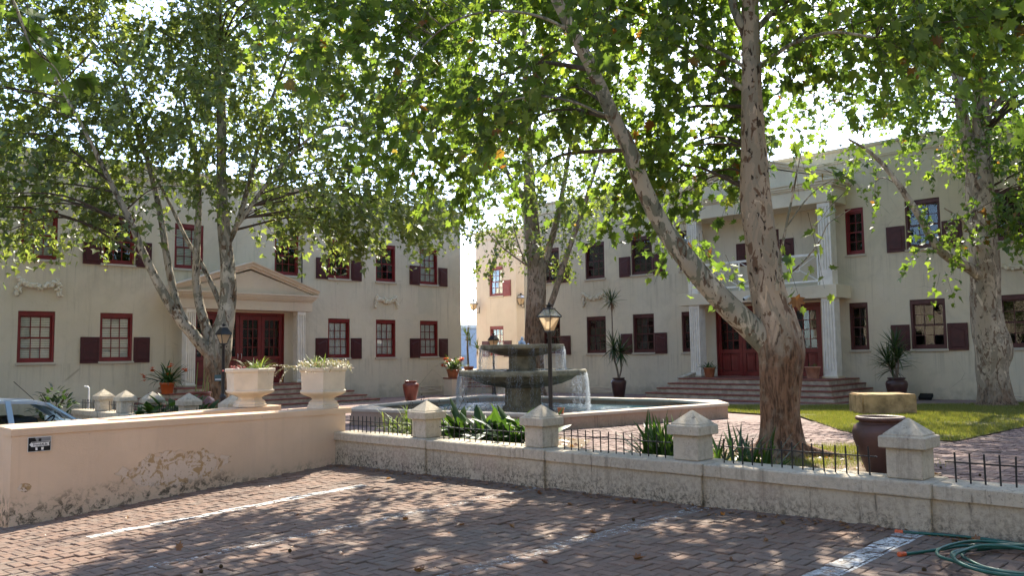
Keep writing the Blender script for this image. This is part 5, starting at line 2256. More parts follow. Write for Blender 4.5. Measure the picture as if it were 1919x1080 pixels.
# garden hose
t = thing('garden_hose', 'coiled dark green garden hose with orange fittings on the paving', 'hose', (6.1, 1.5, gz(6.1, 1.5)))


def hz(x, y):
    return gz(x, y) - gz(6.1, 1.5)


def hp(x, y, lift=0.0):
    return (x - 6.1, y - 1.5, hz(x, y) + .012 + lift)


path = [hp(6.80, 2.42), hp(6.86, 2.2), hp(6.90, 1.95), hp(6.88, 1.70), hp(6.80, 1.45), hp(6.6, 1.15), hp(6.35, .98), hp(6.02, 1.02, .01)]
r9 = random.Random(9)
for k in range(64):
    a = -2.2 + k * 2 * PI / 14.5
    rad = .37 + .09 * math.sin(k * .37) + r9.uniform(-.02, .02)
    path.append(hp(6.14 + .05 * math.sin(k * .21) + rad * math.cos(a) * 1.12, 1.44 + .05 * math.cos(k * .17) + rad * math.sin(a), .004 + .0011 * k + .012 * abs(math.sin(k * .9))))
last = path[-1]
path += [hp(6.52, 1.86, .02), hp(6.36, 1.98, .008), hp(6.2, 2.08), hp(6.07, 2.15)]
b = MB()
b.tube(spline(path, 5), .0115, 8)
b.build('hose', M['hose_green'], t)
for p, q in ((path[0], path[1]), (path[-1], path[-2])):
    p, q = Vector(p), Vector(q)
    d = (p - q).normalized()
    Mx = Matrix.Translation(p) @ d.to_track_quat('Z', 'Y').to_matrix().to_4x4()
    b = MB()
    b.lathe([(.0, -.012), (.0155, -.012), (.0175, .0), (.0175, .018), (.0155, .022), (.019, .026), (.019, .045), (.012, .048), (0, .048)], 12, M=Mx)
    b.build('fitting', M['hose_orange'], t)
b = MB()
pj = Vector(path[30])
b.lathe([(0, -.03), (.016, -.03), (.018, -.01), (.018, .01), (.016, .03), (0, .03)], 12, M=Matrix.Translation(pj) @ (Vector(path[31]) - pj).to_track_quat('Z', 'Y').to_matrix().to_4x4())
b.build('joiner', M['steel'], t)


# limb lists: (x, y, z, radius) along each trunk and limb
LIMBS = {
    'T1': [
        ('trunk', [(10.11, 5.04, 0.12, 0.41), (10.11, 5.05, 0.27, 0.333), (10.11, 5.04, 0.47, 0.276), (10.11, 5.04, 0.75, 0.248), (10.12, 5.03, 1.09, 0.248), (10.13, 5.01, 1.37, 0.265), (10.13, 5.0, 1.61, 0.297), (10.11, 5.04, 1.89, 0.272), (10.09, 5.09, 2.17, 0.241), (10.07, 5.13, 2.45, 0.222), (10.05, 5.17, 2.91, 0.207), (10.02, 5.22, 3.56, 0.198), (10.02, 5.22, 4.14, 0.176), (10.02, 5.22, 4.87, 0.14), (10.03, 5.21, 5.6, 0.121), (10.03, 5.2, 6.34, 0.111), (10.04, 5.19, 7.24, 0.095), (10.13, 5.23, 8.29, 0.076), (10.21, 5.29, 9.69, 0.053), (10.31, 5.32, 11.22, 0.029)]),
        ('limb', [(10.08, 5.11, 1.61, 0.163), (9.97, 5.2, 1.79, 0.18), (9.83, 5.33, 1.96, 0.163), (9.56, 5.53, 2.28, 0.152), (9.19, 5.76, 2.76, 0.135), (8.89, 5.96, 3.25, 0.118), (8.6, 6.03, 3.71, 0.106), (8.39, 6.07, 4.16, 0.097), (8.15, 6.13, 4.54, 0.089), (7.76, 6.14, 5.07, 0.079), (7.43, 6.16, 5.45, 0.073), (7.1, 6.16, 5.81, 0.064), (6.68, 6.18, 6.38, 0.05), (6.22, 6.22, 7.1, 0.033), (5.88, 6.28, 7.84, 0.016)]),
        ('limb', [(10.03, 5.21, 5.64, 0.062), (9.99, 5.28, 5.91, 0.062), (9.85, 5.33, 6.18, 0.056), (9.73, 5.35, 6.52, 0.05), (9.48, 5.38, 7.18, 0.039), (9.1, 5.43, 8.16, 0.022)]),
        ('limb', [(10.11, 5.27, 5.08, 0.04), (10.18, 5.57, 5.32, 0.035), (10.32, 5.93, 5.63, 0.03), (10.39, 6.4, 6.06, 0.025), (10.43, 6.89, 6.33, 0.019), (10.39, 7.47, 6.39, 0.013)]),
        ('limb', [(10.12, 5.24, 5.34, 0.034), (10.11, 5.48, 5.58, 0.026), (10.11, 5.88, 5.88, 0.024), (10.05, 6.19, 6.11, 0.018)]),
        ('limb', [(10.05, 5.17, 5.37, 0.039), (9.98, 4.87, 5.46, 0.03), (9.91, 4.54, 5.53, 0.024), (9.72, 3.97, 5.45, 0.018), (9.61, 3.43, 5.2, 0.012)]),
        ('limb', [(10.14, 5.21, 5.93, 0.045), (10.68, 5.02, 6.48, 0.038), (11.4, 4.62, 7.05, 0.03), (12.26, 4.01, 7.53, 0.021), (13.07, 3.38, 7.67, 0.012)]),
        ('limb', [(8.15, 6.13, 4.54, 0.023), (7.88, 6.16, 4.56, 0.018), (7.52, 6.29, 4.65, 0.015), (7.0, 6.43, 4.63, 0.011), (6.51, 6.65, 4.45, 0.008), (6.17, 6.83, 4.17, 0.005)]),
        ('limb', [(7.43, 6.16, 5.45, 0.022), (6.98, 6.3, 5.56, 0.017), (6.49, 6.52, 5.55, 0.014), (6.0, 6.71, 5.34, 0.011), (5.62, 6.91, 4.92, 0.007), (5.37, 6.97, 4.4, 0.004)]),
        ('limb', [(9.87, 4.9, 2.36, 0.019), (9.79, 4.79, 2.79, 0.018), (9.73, 4.68, 3.11, 0.016), (9.68, 4.57, 3.43, 0.013), (9.62, 4.46, 3.74, 0.01), (9.65, 4.39, 4.06, 0.008)]),
        ('limb', [(9.74, 4.67, 3.14, 0.01), (9.75, 4.41, 3.45, 0.008), (9.75, 4.17, 3.61, 0.006), (9.84, 3.94, 3.7, 0.005)]),
        ('limb', [(9.84, 4.91, 2.43, 0.013), (9.89, 4.58, 2.67, 0.01), (9.89, 4.33, 2.92, 0.008), (9.94, 4.22, 3.15, 0.006), (10.04, 3.98, 3.31, 0.005)]),
    ],
    'T2': [
        ('trunk', [(23.08, 5.79, 0.0, 0.578), (23.08, 5.8, 0.23, 0.438), (23.08, 5.82, 0.62, 0.378), (23.08, 5.83, 1.08, 0.367), (23.09, 5.78, 1.55, 0.428), (23.07, 5.87, 2.08, 0.381), (23.06, 5.89, 2.82, 0.351), (23.07, 5.86, 3.62, 0.346), (23.07, 5.87, 4.71, 0.323), (23.06, 5.87, 5.8, 0.312), (23.09, 5.79, 6.89, 0.212), (23.1, 5.73, 8.0, 0.188), (23.1, 5.73, 9.4, 0.17), (23.1, 5.73, 10.81, 0.152), (23.1, 5.71, 12.52, 0.115), (23.12, 5.66, 14.83, 0.058)]),
        ('limb', [(22.85, 5.91, 3.35, 0.147), (22.59, 6.11, 3.59, 0.125), (22.3, 6.38, 3.78, 0.113), (22.04, 6.59, 4.04, 0.102), (21.88, 6.75, 4.42, 0.096), (21.73, 6.89, 4.83, 0.085), (21.46, 7.09, 5.36, 0.074), (21.14, 7.4, 6.04, 0.062), (20.82, 7.71, 6.52, 0.045), (20.46, 8.09, 6.87, 0.028)]),
        ('limb', [(23.05, 5.94, 5.68, 0.184), (22.93, 6.01, 6.49, 0.162), (22.8, 6.08, 7.32, 0.15), (22.59, 6.1, 8.39, 0.127), (22.37, 6.16, 9.6, 0.104), (22.14, 6.21, 10.95, 0.081), (21.91, 6.29, 12.87, 0.046)]),
        ('limb', [(23.1, 5.73, 7.03, 0.081), (23.05, 5.53, 7.46, 0.074), (23.02, 5.21, 7.86, 0.068), (22.91, 4.76, 8.26, 0.056), (22.84, 4.09, 9.0, 0.038)]),
        ('limb', [(22.75, 5.89, 4.01, 0.034), (22.23, 5.91, 4.36, 0.028), (21.79, 6.0, 4.72, 0.022), (21.41, 6.24, 4.97, 0.016)]),
    ],
    'T3': [
        ('trunk', [(9.25, 18.85, 0.28, 0.399), (9.21, 18.87, 0.53, 0.315), (9.19, 18.88, 0.91, 0.279), (9.17, 18.89, 1.29, 0.279), (9.21, 18.87, 1.67, 0.316), (9.27, 18.84, 2.12, 0.268), (9.37, 18.79, 2.63, 0.208), (9.41, 18.77, 3.22, 0.19), (9.37, 18.79, 3.93, 0.166), (9.29, 18.83, 4.84, 0.148), (9.23, 18.86, 6.02, 0.124), (9.22, 18.87, 7.35, 0.112), (9.16, 18.89, 8.82, 0.094), (9.12, 18.91, 10.31, 0.075), (9.08, 18.94, 12.08, 0.051), (9.03, 18.96, 14.02, 0.025)]),
        ('limb', [(9.18, 18.89, 1.55, 0.164), (8.92, 18.9, 1.8, 0.152), (8.55, 18.96, 2.25, 0.136), (8.24, 18.99, 2.62, 0.119), (7.81, 18.95, 3.28, 0.098), (7.41, 18.9, 4.02, 0.082), (7.07, 18.82, 4.71, 0.072), (6.62, 18.77, 5.5, 0.056), (6.06, 18.64, 6.45, 0.041), (5.47, 18.51, 7.34, 0.031), (4.98, 18.34, 8.08, 0.017)]),
        ('limb', [(8.54, 19.02, 2.27, 0.101), (8.37, 19.26, 2.88, 0.091), (8.2, 19.44, 3.91, 0.081), (8.09, 19.59, 4.94, 0.072), (7.89, 19.78, 6.11, 0.062), (7.64, 19.99, 7.15, 0.046), (7.29, 20.23, 8.57, 0.031)]),
        ('limb', [(9.17, 18.89, 1.8, 0.133), (9.03, 19.07, 2.25, 0.123), (8.91, 19.24, 2.9, 0.108), (8.87, 19.37, 3.55, 0.093), (8.88, 19.36, 4.47, 0.083), (8.94, 19.45, 5.54, 0.073), (8.88, 19.58, 6.76, 0.058), (8.62, 19.81, 8.24, 0.037)]),
        ('limb', [(9.42, 18.88, 2.51, 0.072), (9.21, 19.09, 3.23, 0.062), (8.99, 19.42, 3.96, 0.052), (8.75, 19.64, 4.49, 0.047), (8.48, 19.98, 5.36, 0.037), (8.18, 20.31, 6.17, 0.026)]),
        ('limb', [(9.33, 18.81, 4.19, 0.073), (9.68, 18.86, 4.95, 0.063), (10.03, 18.91, 6.15, 0.059), (10.36, 18.95, 7.45, 0.049), (10.8, 18.94, 8.81, 0.039), (11.36, 18.84, 10.37, 0.023)]),
        ('limb', [(9.52, 18.72, 4.72, 0.052), (10.08, 18.2, 5.84, 0.047), (10.58, 17.56, 6.74, 0.037), (11.12, 16.87, 7.23, 0.026), (11.57, 16.07, 6.96, 0.015)]),
    ],
    'T4': [
        ('trunk', [(20.88, 19.4, -0.03, 0.478), (20.88, 19.39, 0.55, 0.37), (20.91, 19.36, 2.02, 0.341), (20.96, 19.31, 3.12, 0.342), (21.0, 19.27, 4.24, 0.327), (20.95, 19.33, 5.18, 0.281), (20.88, 19.39, 6.49, 0.259), (20.85, 19.43, 7.82, 0.189), (20.83, 19.46, 9.54, 0.15), (20.81, 19.48, 11.47, 0.119), (20.79, 19.49, 13.82, 0.088), (20.79, 19.49, 16.59, 0.048)]),
        ('limb', [(20.95, 19.17, 2.38, 0.109), (21.19, 18.76, 3.38, 0.109), (21.3, 18.4, 4.38, 0.101), (21.44, 18.01, 5.45, 0.093), (21.54, 17.65, 6.34, 0.085), (21.69, 17.23, 7.59, 0.062), (21.86, 16.68, 8.99, 0.038)]),
        ('limb', [(21.09, 19.31, 3.97, 0.142), (21.38, 19.15, 5.0, 0.127), (21.69, 18.95, 6.15, 0.112), (21.98, 18.76, 7.69, 0.089), (22.25, 18.6, 9.44, 0.057)]),
        ('limb', [(20.8, 19.34, 6.38, 0.111), (20.49, 19.52, 7.12, 0.095), (19.97, 19.77, 8.09, 0.071), (19.44, 20.01, 9.39, 0.047)]),
        ('limb', [(20.63, 19.37, 4.63, 0.039), (20.11, 19.63, 5.01, 0.027), (19.58, 19.87, 5.45, 0.019), (19.15, 20.02, 5.92, 0.012)]),
        ('limb', [(20.61, 19.4, 4.69, 0.031), (20.36, 19.51, 5.33, 0.024), (20.17, 19.57, 6.06, 0.016), (20.07, 19.52, 6.42, 0.009)]),
    ],
}


# ================================================================== TREES
def leaf_template(detail):
    """plane leaf: five pointed lobes; base at the origin, tip along +Y, slightly folded"""
    if detail:
        half = [(.05, -.02), (.30, -.10), (.27, .10), (.54, .26), (.34, .36), (.40, .62), (.17, .58)]
        tip = (0, 1.0)
        c = (0, .30)
    else:
        half = [(.24, -.08), (.50, .26), (.22, .40)]
        tip = (0, 1.0)
        c = (0, .28)
    ol = [(0, .02)] + half + [tip] + [(-x, y) for x, y in half[::-1]]
    vs = [(c[0], c[1], -.05)] + [(x, y, .16 * abs(x) - .10 * y * y) for x, y in ol]
    n = len(ol)
    fs = [(0, 1 + k, 1 + (k + 1) % n) for k in range(n)]
    return np.array(vs, float), fs


LEAF_FINE = leaf_template(True)
LEAF_COARSE = leaf_template(False)


def frames(direction, normal):
    """orthonormal frames from tip directions and approximate normals"""
    y = direction / np.linalg.norm(direction, axis=1, keepdims=True)
    z = normal - y * np.sum(normal * y, axis=1, keepdims=True)
    z /= np.linalg.norm(z, axis=1, keepdims=True) + 1e-9
    x = np.cross(y, z)
    return np.stack([x, y, z], axis=2)


def leaf_mesh(name, P, Fm, s, tint, tmpl, mat):
    vs, fs = tmpl
    n = len(P)
    V = np.einsum('nij,kj->nki', Fm, vs) * s[:, None, None] + P[:, None, :]
    nv = len(vs)
    fi = np.array(fs)
    Fc = (np.arange(n) * nv)[:, None, None] + fi[None]
    me = bpy.data.meshes.new(name)
    me.vertices.add(n * nv)
    me.vertices.foreach_set('co', V.reshape(-1).astype(np.float32))
    nf = n * len(fs)
    me.loops.add(nf * 3)
    me.loops.foreach_set('vertex_index', Fc.reshape(-1).astype(np.int32))
    me.polygons.add(nf)
    me.polygons.foreach_set('loop_start', np.arange(0, nf * 3, 3, dtype=np.int32))
    me.polygons.foreach_set('loop_total', np.full(nf, 3, dtype=np.int32))
    at = me.attributes.new('tint', 'FLOAT', 'POINT')
    at.data.foreach_set('value', np.repeat(tint, nv).astype(np.float32))
    me.materials.append(M[mat])
    me.update()
    me.validate()
    return me


def inside_np(poly, x, y):
    c = np.zeros(len(x), bool)
    n = len(poly)
    for i in range(n):
        x1, y1 = poly[i]
        x2, y2 = poly[(i + 1) % n]
        if y1 == y2:
            continue
        cond = ((y1 > y) != (y2 > y)) & (x < (x2 - x1) * (y - y1) / (y2 - y1) + x1)
        c ^= cond
    return c


def pnoise(a, b, sc, seed):
    return np.array([mnoise.noise(Vector((x * sc, y * sc, seed))) for x, y in zip(a, b)])


def crown_points(base, poly, n, depth, seed, gap=.10, sc=.55, thin=None, dfun=None):
    """spray origins inside a crown outline (metres sideways, height) with depth and natural gaps"""
    r = np.random.default_rng(seed)
    bx, by = base
    nn = np.array([bx, by]) / math.hypot(bx, by)
    rt = np.array([nn[1], -nn[0]])
    xs = [p[0] for p in poly]
    ys = [p[1] for p in poly]
    out = []
    while len(out) < n:
        a = r.uniform(min(xs), max(xs), n)
        z = r.uniform(min(ys), max(ys), n)
        ok = inside_np(poly, a, z)
        a, z = a[ok], z[ok]
        d = r.normal(0, 1, len(a)) * depth
        keep = pnoise(a + d * .7, z + d * .3, sc, seed) * .45 + pnoise(a + d * .5, z - d * .5, sc * 2.6, seed + 3) * .25 + .5 + r.normal(0, .08, len(a)) > gap
        if thin is not None:
            keep &= r.random(len(a)) < thin(a, z)
        if dfun is not None:
            d = dfun(a, z, d)
        for aa, zz, dd in zip(a[keep], z[keep], d[keep]):
            cx, cy = bx + rt[0] * aa + nn[0] * dd, by + rt[1] * aa + nn[1] * dd
            for _ in range(int(r.integers(3, 9))):                # sprays come in clumps
                out.append((cx + r.normal(0, .24), cy + r.normal(0, .24), zz + r.normal(0, .17)))
            if len(out) >= n:
                break
    return np.array(out[:n]), rt, nn


def sprays(origins, centre, nleaf, length, size, r, droop=.5):
    """leaves along short drooping twigs; returns leaf arrays and twig polylines"""
    n = len(origins)
    out = origins - centre
    out[:, 2] *= .35
    out /= np.linalg.norm(out, axis=1, keepdims=True) + 1e-6
    dirn = out * .7 + r.normal(0, .55, (n, 3))
    dirn[:, 2] -= droop
    dirn /= np.linalg.norm(dirn, axis=1, keepdims=True)
    L = r.uniform(*length, n)
    P, Dv, Nv, S, T = [], [], [], [], []
    tw = []
    tone = r.normal(0, .16, n)
    for k in range(nleaf):
        q = (k + r.random(n)) / nleaf
        p = origins + dirn * (L * q)[:, None]
        p[:, 2] -= .30 * L * q * q
        p += r.normal(0, .055, (n, 3))
        d = dirn * .6 + r.normal(0, .75, (n, 3))
        d[:, 2] -= .35
        nm = r.normal(0, .62, (n, 3))
        nm[:, 2] += 1.0
        P.append(p)
        Dv.append(d)
        Nv.append(nm)
        S.append(size * np.clip(r.normal(1, .30, n), .40, 1.75))
        T.append(np.clip(.45 + tone + r.normal(0, .22, n), 0, .97))
    for i in range(n):
        a = origins[i]
        tw.append((a - dirn[i] * .12, a + dirn[i] * L[i] * .5 - np.array([0, 0, .08 * L[i]]), a + dirn[i] * L[i] - np.array([0, 0, .28 * L[i]])))
    P, Dv, Nv = np.concatenate(P), np.concatenate(Dv), np.concatenate(Nv)
    T = np.concatenate(T)
    odd = r.random(len(T)) < .0016
    T[odd] = .985 + .014 * r.random(odd.sum())
    return P, frames(Dv, Nv), np.concatenate(S), T, tw


def twig_mesh(lines, name, r0=.006, n=3):
    """thin three sided twigs, built in bulk"""
    b = MB()
    for ln in lines:
        pts = [Vector(p[:3]) for p in ln]
        m = len(pts)
        rg = []
        for i, p in enumerate(pts):
            t = (pts[min(i + 1, m - 1)] - pts[max(i - 1, 0)]).normalized()
            a = t.orthogonal().normalized()
            c = t.cross(a)
            rad = (ln[i][3] if len(ln[i]) > 3 else r0 * (1 - .6 * i / (m - 1)))
            rg.append([p + (a * math.cos(2 * PI * k / n) + c * math.sin(2 * PI * k / n)) * rad for k in range(n)])
        b.rings(rg, True, False, True)
    return b.mesh(name, M['twig'])


def limb_mesh(name, pts, mat, n, k, base, flare=False, seed=0, rough=1.0):
    P = spline(pts, k)
    b = MB()

    def bump(p, an, q):
        s = 1 + rough * (.045 * mnoise.noise(Vector((p.x * 2.2, p.y * 2.2, p.z * 1.3 + seed))) + .03 * mnoise.noise(Vector((p.x * 7, p.y * 7, p.z * 2.5))))
        if flare and rough > 1:
            rid = abs(mnoise.noise(Vector((math.cos(an) * 5.5, math.sin(an) * 5.5, p.z * .9 + seed))))
            fur = max(0.0, min(1.0, (2.0 - p.z) / .8)) * .8 + .2
            s += fur * (.085 * (.35 - rid) + .03 * mnoise.noise(Vector((math.cos(an) * 11, math.sin(an) * 11, p.z * 3))))
        if flare:
            h = p.z - base[2]
            s += .30 * math.exp(-max(h, 0) / .16) * max(0, math.sin(an * 5 + seed) * .7 + .3 * math.sin(an * 3 + 1)) + rough * .05 * mnoise.noise(Vector((math.cos(an) * 6, math.sin(an) * 6, p.z * 1.8)))
        return s
    b.tube([p[:3] for p in P], [max(.004, p[3]) for p in P], n, True, True, bump)
    b.v = [(x - base[0], y - base[1], z - base[2]) for x, y, z in b.v]
    return b.mesh(name, M[mat])


# places the sun reaches in the picture: the crowns have openings on those lines of light
SUNNY = [([(5.4, 3.0), (6.4, 3.2), (6.2, 4.1), (5.3, 3.9)], 0, .8), ([(4.6, 1.9), (5.3, 2.0), (5.2, 2.6), (4.5, 2.5)], 0, .8), ([(3.5, 4.0), (4.4, 4.2), (4.5, 5.0), (3.6, 4.8)], 0, .8), ([(4.9, 5.3), (6.2, 5.6), (6.3, 6.3), (4.8, 6.1)], 0, .75), ([(3.0, 5.4), (3.9, 5.6), (3.8, 6.3), (3.0, 6.2)], 0, .7), ([(6.0, 1.6), (6.6, 1.7), (6.5, 2.2), (6.0, 2.1)], 0, .7), ([(1.2, 7.4), (2.6, 7.4), (2.6, 8.2), (1.2, 8.2)], 4.6, .97), ([(13.5, 4.0), (22, 3.0), (21.5, 8.5), (16, 8.2)], .2, .65), ([(1.0, 7.7), (4.6, 7.8), (6.4, 9.1), (6.95, 10.5), (1.0, 10.5)], .0, .985), ([(1.0, 6.6), (3.0, 6.6), (3.4, 8.0), (1.0, 8.0)], 0, .8), ([(2.3, 10.4), (7.4, 10.4), (7.4, 12.9), (2.3, 12.9)], .9, .93),
         ([(8.6, 7.2), (11.5, 7.2), (12.5, 10.3), (11.2, 13), (9.9, 10.5)], .15, .5), ([(11.8, 10.4), (15.8, 10.0), (15.8, 14.5), (11.0, 14.5)], .3, .45), ([(13.8, 4.3), (18.5, 4.3), (18.5, 9.5), (15, 7)], .2, .5), ([(11.5, 6.5), (16, 7.6), (16.6, 9.3), (12.5, 9.6)], .15, .35), ([(7.4, 9.2), (8.7, 9.2), (8.7, 10.6), (7.4, 10.6)], .5, .9)]


def keep_light(org, r):
    ok = np.ones(len(org), bool)
    for poly, h, p in SUNNY:
        k = (org[:, 2] - h) / SUN_TO.z
        x, y = org[:, 0] - SUN_TO.x * k, org[:, 1] - SUN_TO.y * k
        hit = inside_np(poly, x, y) & (k > 0)
        ok &= ~(hit & (r.random(len(org)) < p))
    return ok


def tree(key, label, base, poly, nspray, depth, nleaf, length, size, tmpl, mat, bark_mat, seed, extra=None, singles=0, nbranch=60, nring=20, droop=.5, thin=None, gap=.10, dfun=None, group='plane trees in the courtyard', limb_bark=None, balls=0, fine=False):
    r = np.random.default_rng(seed)
    t = thing('plane_tree', label, 'tree', base, 0, group)
    B = np.array(base)
    limbs = LIMBS.get(key, [])
    joints = []
    for i, (nm, pts) in enumerate(limbs):
        big = i == 0
        me = limb_mesh(nm, pts, bark_mat if (big or not limb_bark) else limb_bark, nring if big else max(7, min(nring // 2, 22) + 2), (18 if fine else 7) if big else 5, base, big, seed + i, 1.5 if fine and big else 1.0)
        put(nm, me, t)
        for p in spline(pts, 4):
            joints.append(p)
    J = np.array(joints) if joints else None
    org, rt, nn = crown_points(base[:2], poly, nspray, depth, seed, gap=gap, thin=thin, dfun=dfun)
    if extra is not None and len(extra):
        org = np.concatenate([org, extra])
    org = org[keep_light(org, r)]
    centre = np.array([base[0], base[1], np.mean(org[:, 2])])
    P, Fm, Sz, T, tw = sprays(org, centre, nleaf, length, size, r, droop)
    # branches from the limbs out to groups of sprays
    lines = []
    if J is not None:
        for i in r.choice(len(org), min(nbranch, len(org)), replace=False):
            e = org[i]
            dd = np.linalg.norm(J[:, :3] - e, axis=1) + np.maximum(0, J[:, 2] - e[2] + .2) * 1.5
            s = J[int(np.argmin(dd))]
            ln = np.linalg.norm(e - s[:3])
            if ln < .25 or ln > 4.5:
                continue
            mid = (s[:3] + e) / 2 + np.array([0, 0, .12 * ln]) + r.normal(0, .06 * ln, 3)
            r0 = min(s[3] * .5, .012 + .007 * ln)
            lines.append([(*q[:3], q[3]) for q in spline([(*s[:3], r0), (*mid, r0 * .6), (*e, .006)], 5)])
    if lines:
        bm_ = twig_mesh(lines, 'branches', n=5)
        o = put('branches', bm_, t, -B)
        o['kind'] = 'stuff'
    o = put('twigs', twig_mesh(tw, 'twigs', .0045), t, -B)
    o['kind'] = 'stuff'
    # the leaves that show largest are parts of their own
    if singles:
        d = P - np.array(EYE)
        dep = d @ np.array(F)
        px = 959.5 + 1540.8 * (d @ np.array(r_)) / np.maximum(dep, .1)
        py = 540 - 1540.8 * (d @ np.array(u_)) / np.maximum(dep, .1)
        vis = (dep > 1) & (px > 0) & (px < 1919) & (py > 0) & (py < 1080)
        score = np.where(vis, Sz / np.maximum(dep, .1), 0)
        idx = np.argsort(-score)[:singles]
        lm = bpy.data.meshes.new('leaf')
        lm.from_pydata([tuple(v) for v in tmpl[0]], [], tmpl[1])
        lm.materials.append(M[mat])
        lm.update()
        for i in idx:
            lo = put('leaf', lm, t)
            Mx = Matrix([list(Fm[i][a]) + [0] for a in range(3)] + [[0, 0, 0, 1]])
            lo.matrix_local = Matrix.Translation(P[i] - B) @ Mx @ Matrix.Scale(Sz[i], 4)
        m = np.ones(len(P), bool)
        m[idx] = False
        P, Fm, Sz, T = P[m], Fm[m], Sz[m], T[m]
    o = put('crown', leaf_mesh('crown', P - B, Fm, Sz, T, tmpl, mat), t)
    o['kind'] = 'stuff'
    if balls:
        bm = bmesh.new()
        for i in r.choice(len(org), balls, replace=False):
            e = Vector(org[i] - B) + Vector((r.normal(0, .1), r.normal(0, .1), -.25))
            bmesh.ops.create_icosphere(bm, subdivisions=1, radius=r.uniform(.013, .02), matrix=Matrix.Translation(e))
        b = MB()
        b.bm(bm, smooth=True)
        b.build('seed_balls', M['seed_ball'], t)['kind'] = 'stuff'
    return t


def blob_pts(blobs, seed):
    r = np.random.default_rng(seed)
    out = []
    for x, y, z, rad, n in blobs:
        for _ in range(n):
            out.append((x + r.normal(0, rad), y + r.normal(0, rad), z + r.normal(0, rad * .6)))
    return np.array(out)


T3P = [(-7.55, 13.42), (-1.56, 16.78), (3.74, 15.38), (4.16, 11.01), (4.66, 8.16), (4.3, 6.28), (5.88, 5.93), (5.73, 5.27), (5.0, 4.92), (4.36, 5.18), (3.94, 4.64), (3.6, 4.25), (3.06, 4.75), (2.39, 5.04), (1.87, 5.12), (1.36, 4.54), (0.72, 4.95), (0.22, 5.28), (-0.39, 5.43), (-1.32, 5.0), (-1.43, 4.68), (-2.12, 4.6), (-2.55, 4.13), (-3.01, 4.57), (-3.97, 4.42), (-4.6, 4.29), (-6.19, 4.13), (-7.66, 7.05)]
T4P = [(-2.34, 8.44), (-3.27, 11.35), (-3.05, 15.47), (-1.1, 18.22), (1.41, 18.15), (3.45, 15.11), (3.54, 11.2), (2.91, 8.33), (2.68, 6.63), (1.93, 5.99), (1.16, 4.69), (0.24, 5.27), (-0.68, 5.85), (-1.26, 5.01), (-1.54, 4.27), (-1.91, 4.65), (-2.08, 6.15), (-2.21, 6.91)]
T1P = [(-6.42, 9.95), (-3.97, 12.6), (0.45, 13.4), (3.25, 11.47), (4.18, 7.69), (2.93, 5.47), (2.19, 5.15), (1.67, 4.9), (1.28, 4.85), (0.77, 4.95), (0.38, 4.9), (-0.67, 3.33), (-1.03, 3.1), (-1.45, 3.53), (-1.74, 3.32), (-1.88, 4.0), (-2.32, 4.5), (-2.79, 4.38), (-3.43, 4.36), (-4.09, 4.49), (-4.69, 4.22), (-5.3, 4.51), (-5.71, 5.22), (-5.94, 6.77)]
T2P = [(-4.44, 17.21), (-1.08, 19.84), (2.47, 18.24), (4.21, 12.13), (3.82, 5.84), (1.68, 4.46), (0.88, 5.79), (0.47, 6.52), (0.1, 6.02), (-0.46, 6.65), (-0.73, 6.12), (-1.2, 6.6), (-1.85, 6.26), (-2.55, 5.33), (-3.03, 6.4), (-3.58, 6.47), (-4.06, 8.5)]


def thin3(a, z):                    # the crown is open where the stems fan out low down
    return np.where((a > -2.2) & (a < 1.2) & (z < 6.3), .30, 1.0)


def thin1(a, z):
    return np.where(z < 5.2, .75, 1.0) * np.where((a > -1.0) & (a < .9) & (z < 5.6), .30, 1.0)


def behind1(a, z, d):               # keep the trunk and the leaning limb clear
    tr = np.abs(a - np.interp(z, [1.5, 5, 9], [0.0, -.30, -.32])) < .42
    ln = np.abs(a - np.interp(z, [2.0, 3.4, 4.5, 5.5, 6.4], [-.2, -1.15, -1.75, -2.4, -2.95])) < .35
    d = np.where(d < 0, d * 1.0 - .4, d)
    return np.where((tr | ln) & (d < .5), np.abs(d) + .5, d - .35)


T1 = tree('T1', 'large plane tree behind the low wall with a long leaning limb, nearest of the trees', (10.12, 5.05, cz(10.1, 5)), T1P, 4400, 1.3, 10, (.4, .75), .128, LEAF_FINE, 'plane_leaf', 'bark_near', 101,
          extra=blob_pts([(9.66, 4.15, 3.75, .08, 1), (9.62, 4.25, 3.15, .06, 1), (9.72, 3.95, 3.45, .06, 1), (9.46, 4.62, 2.85, .05, 1), (10.75, 6.48, 5.5, .55, 65), (10.95, 6.2, 4.75, .4, 28), (10.6, 6.9, 6.4, .55, 50), (11.1, 6.0, 6.6, .5, 40), (11.46, 3.6, 5.9, .6, 42), (11.5, 4.3, 6.6, .55, 36), (11.4, 2.8, 6.3, .55, 30)], 5),
          singles=300, nbranch=240, nring=60, fine=True, thin=thin1, dfun=behind1, limb_bark='bark_lean', balls=90)
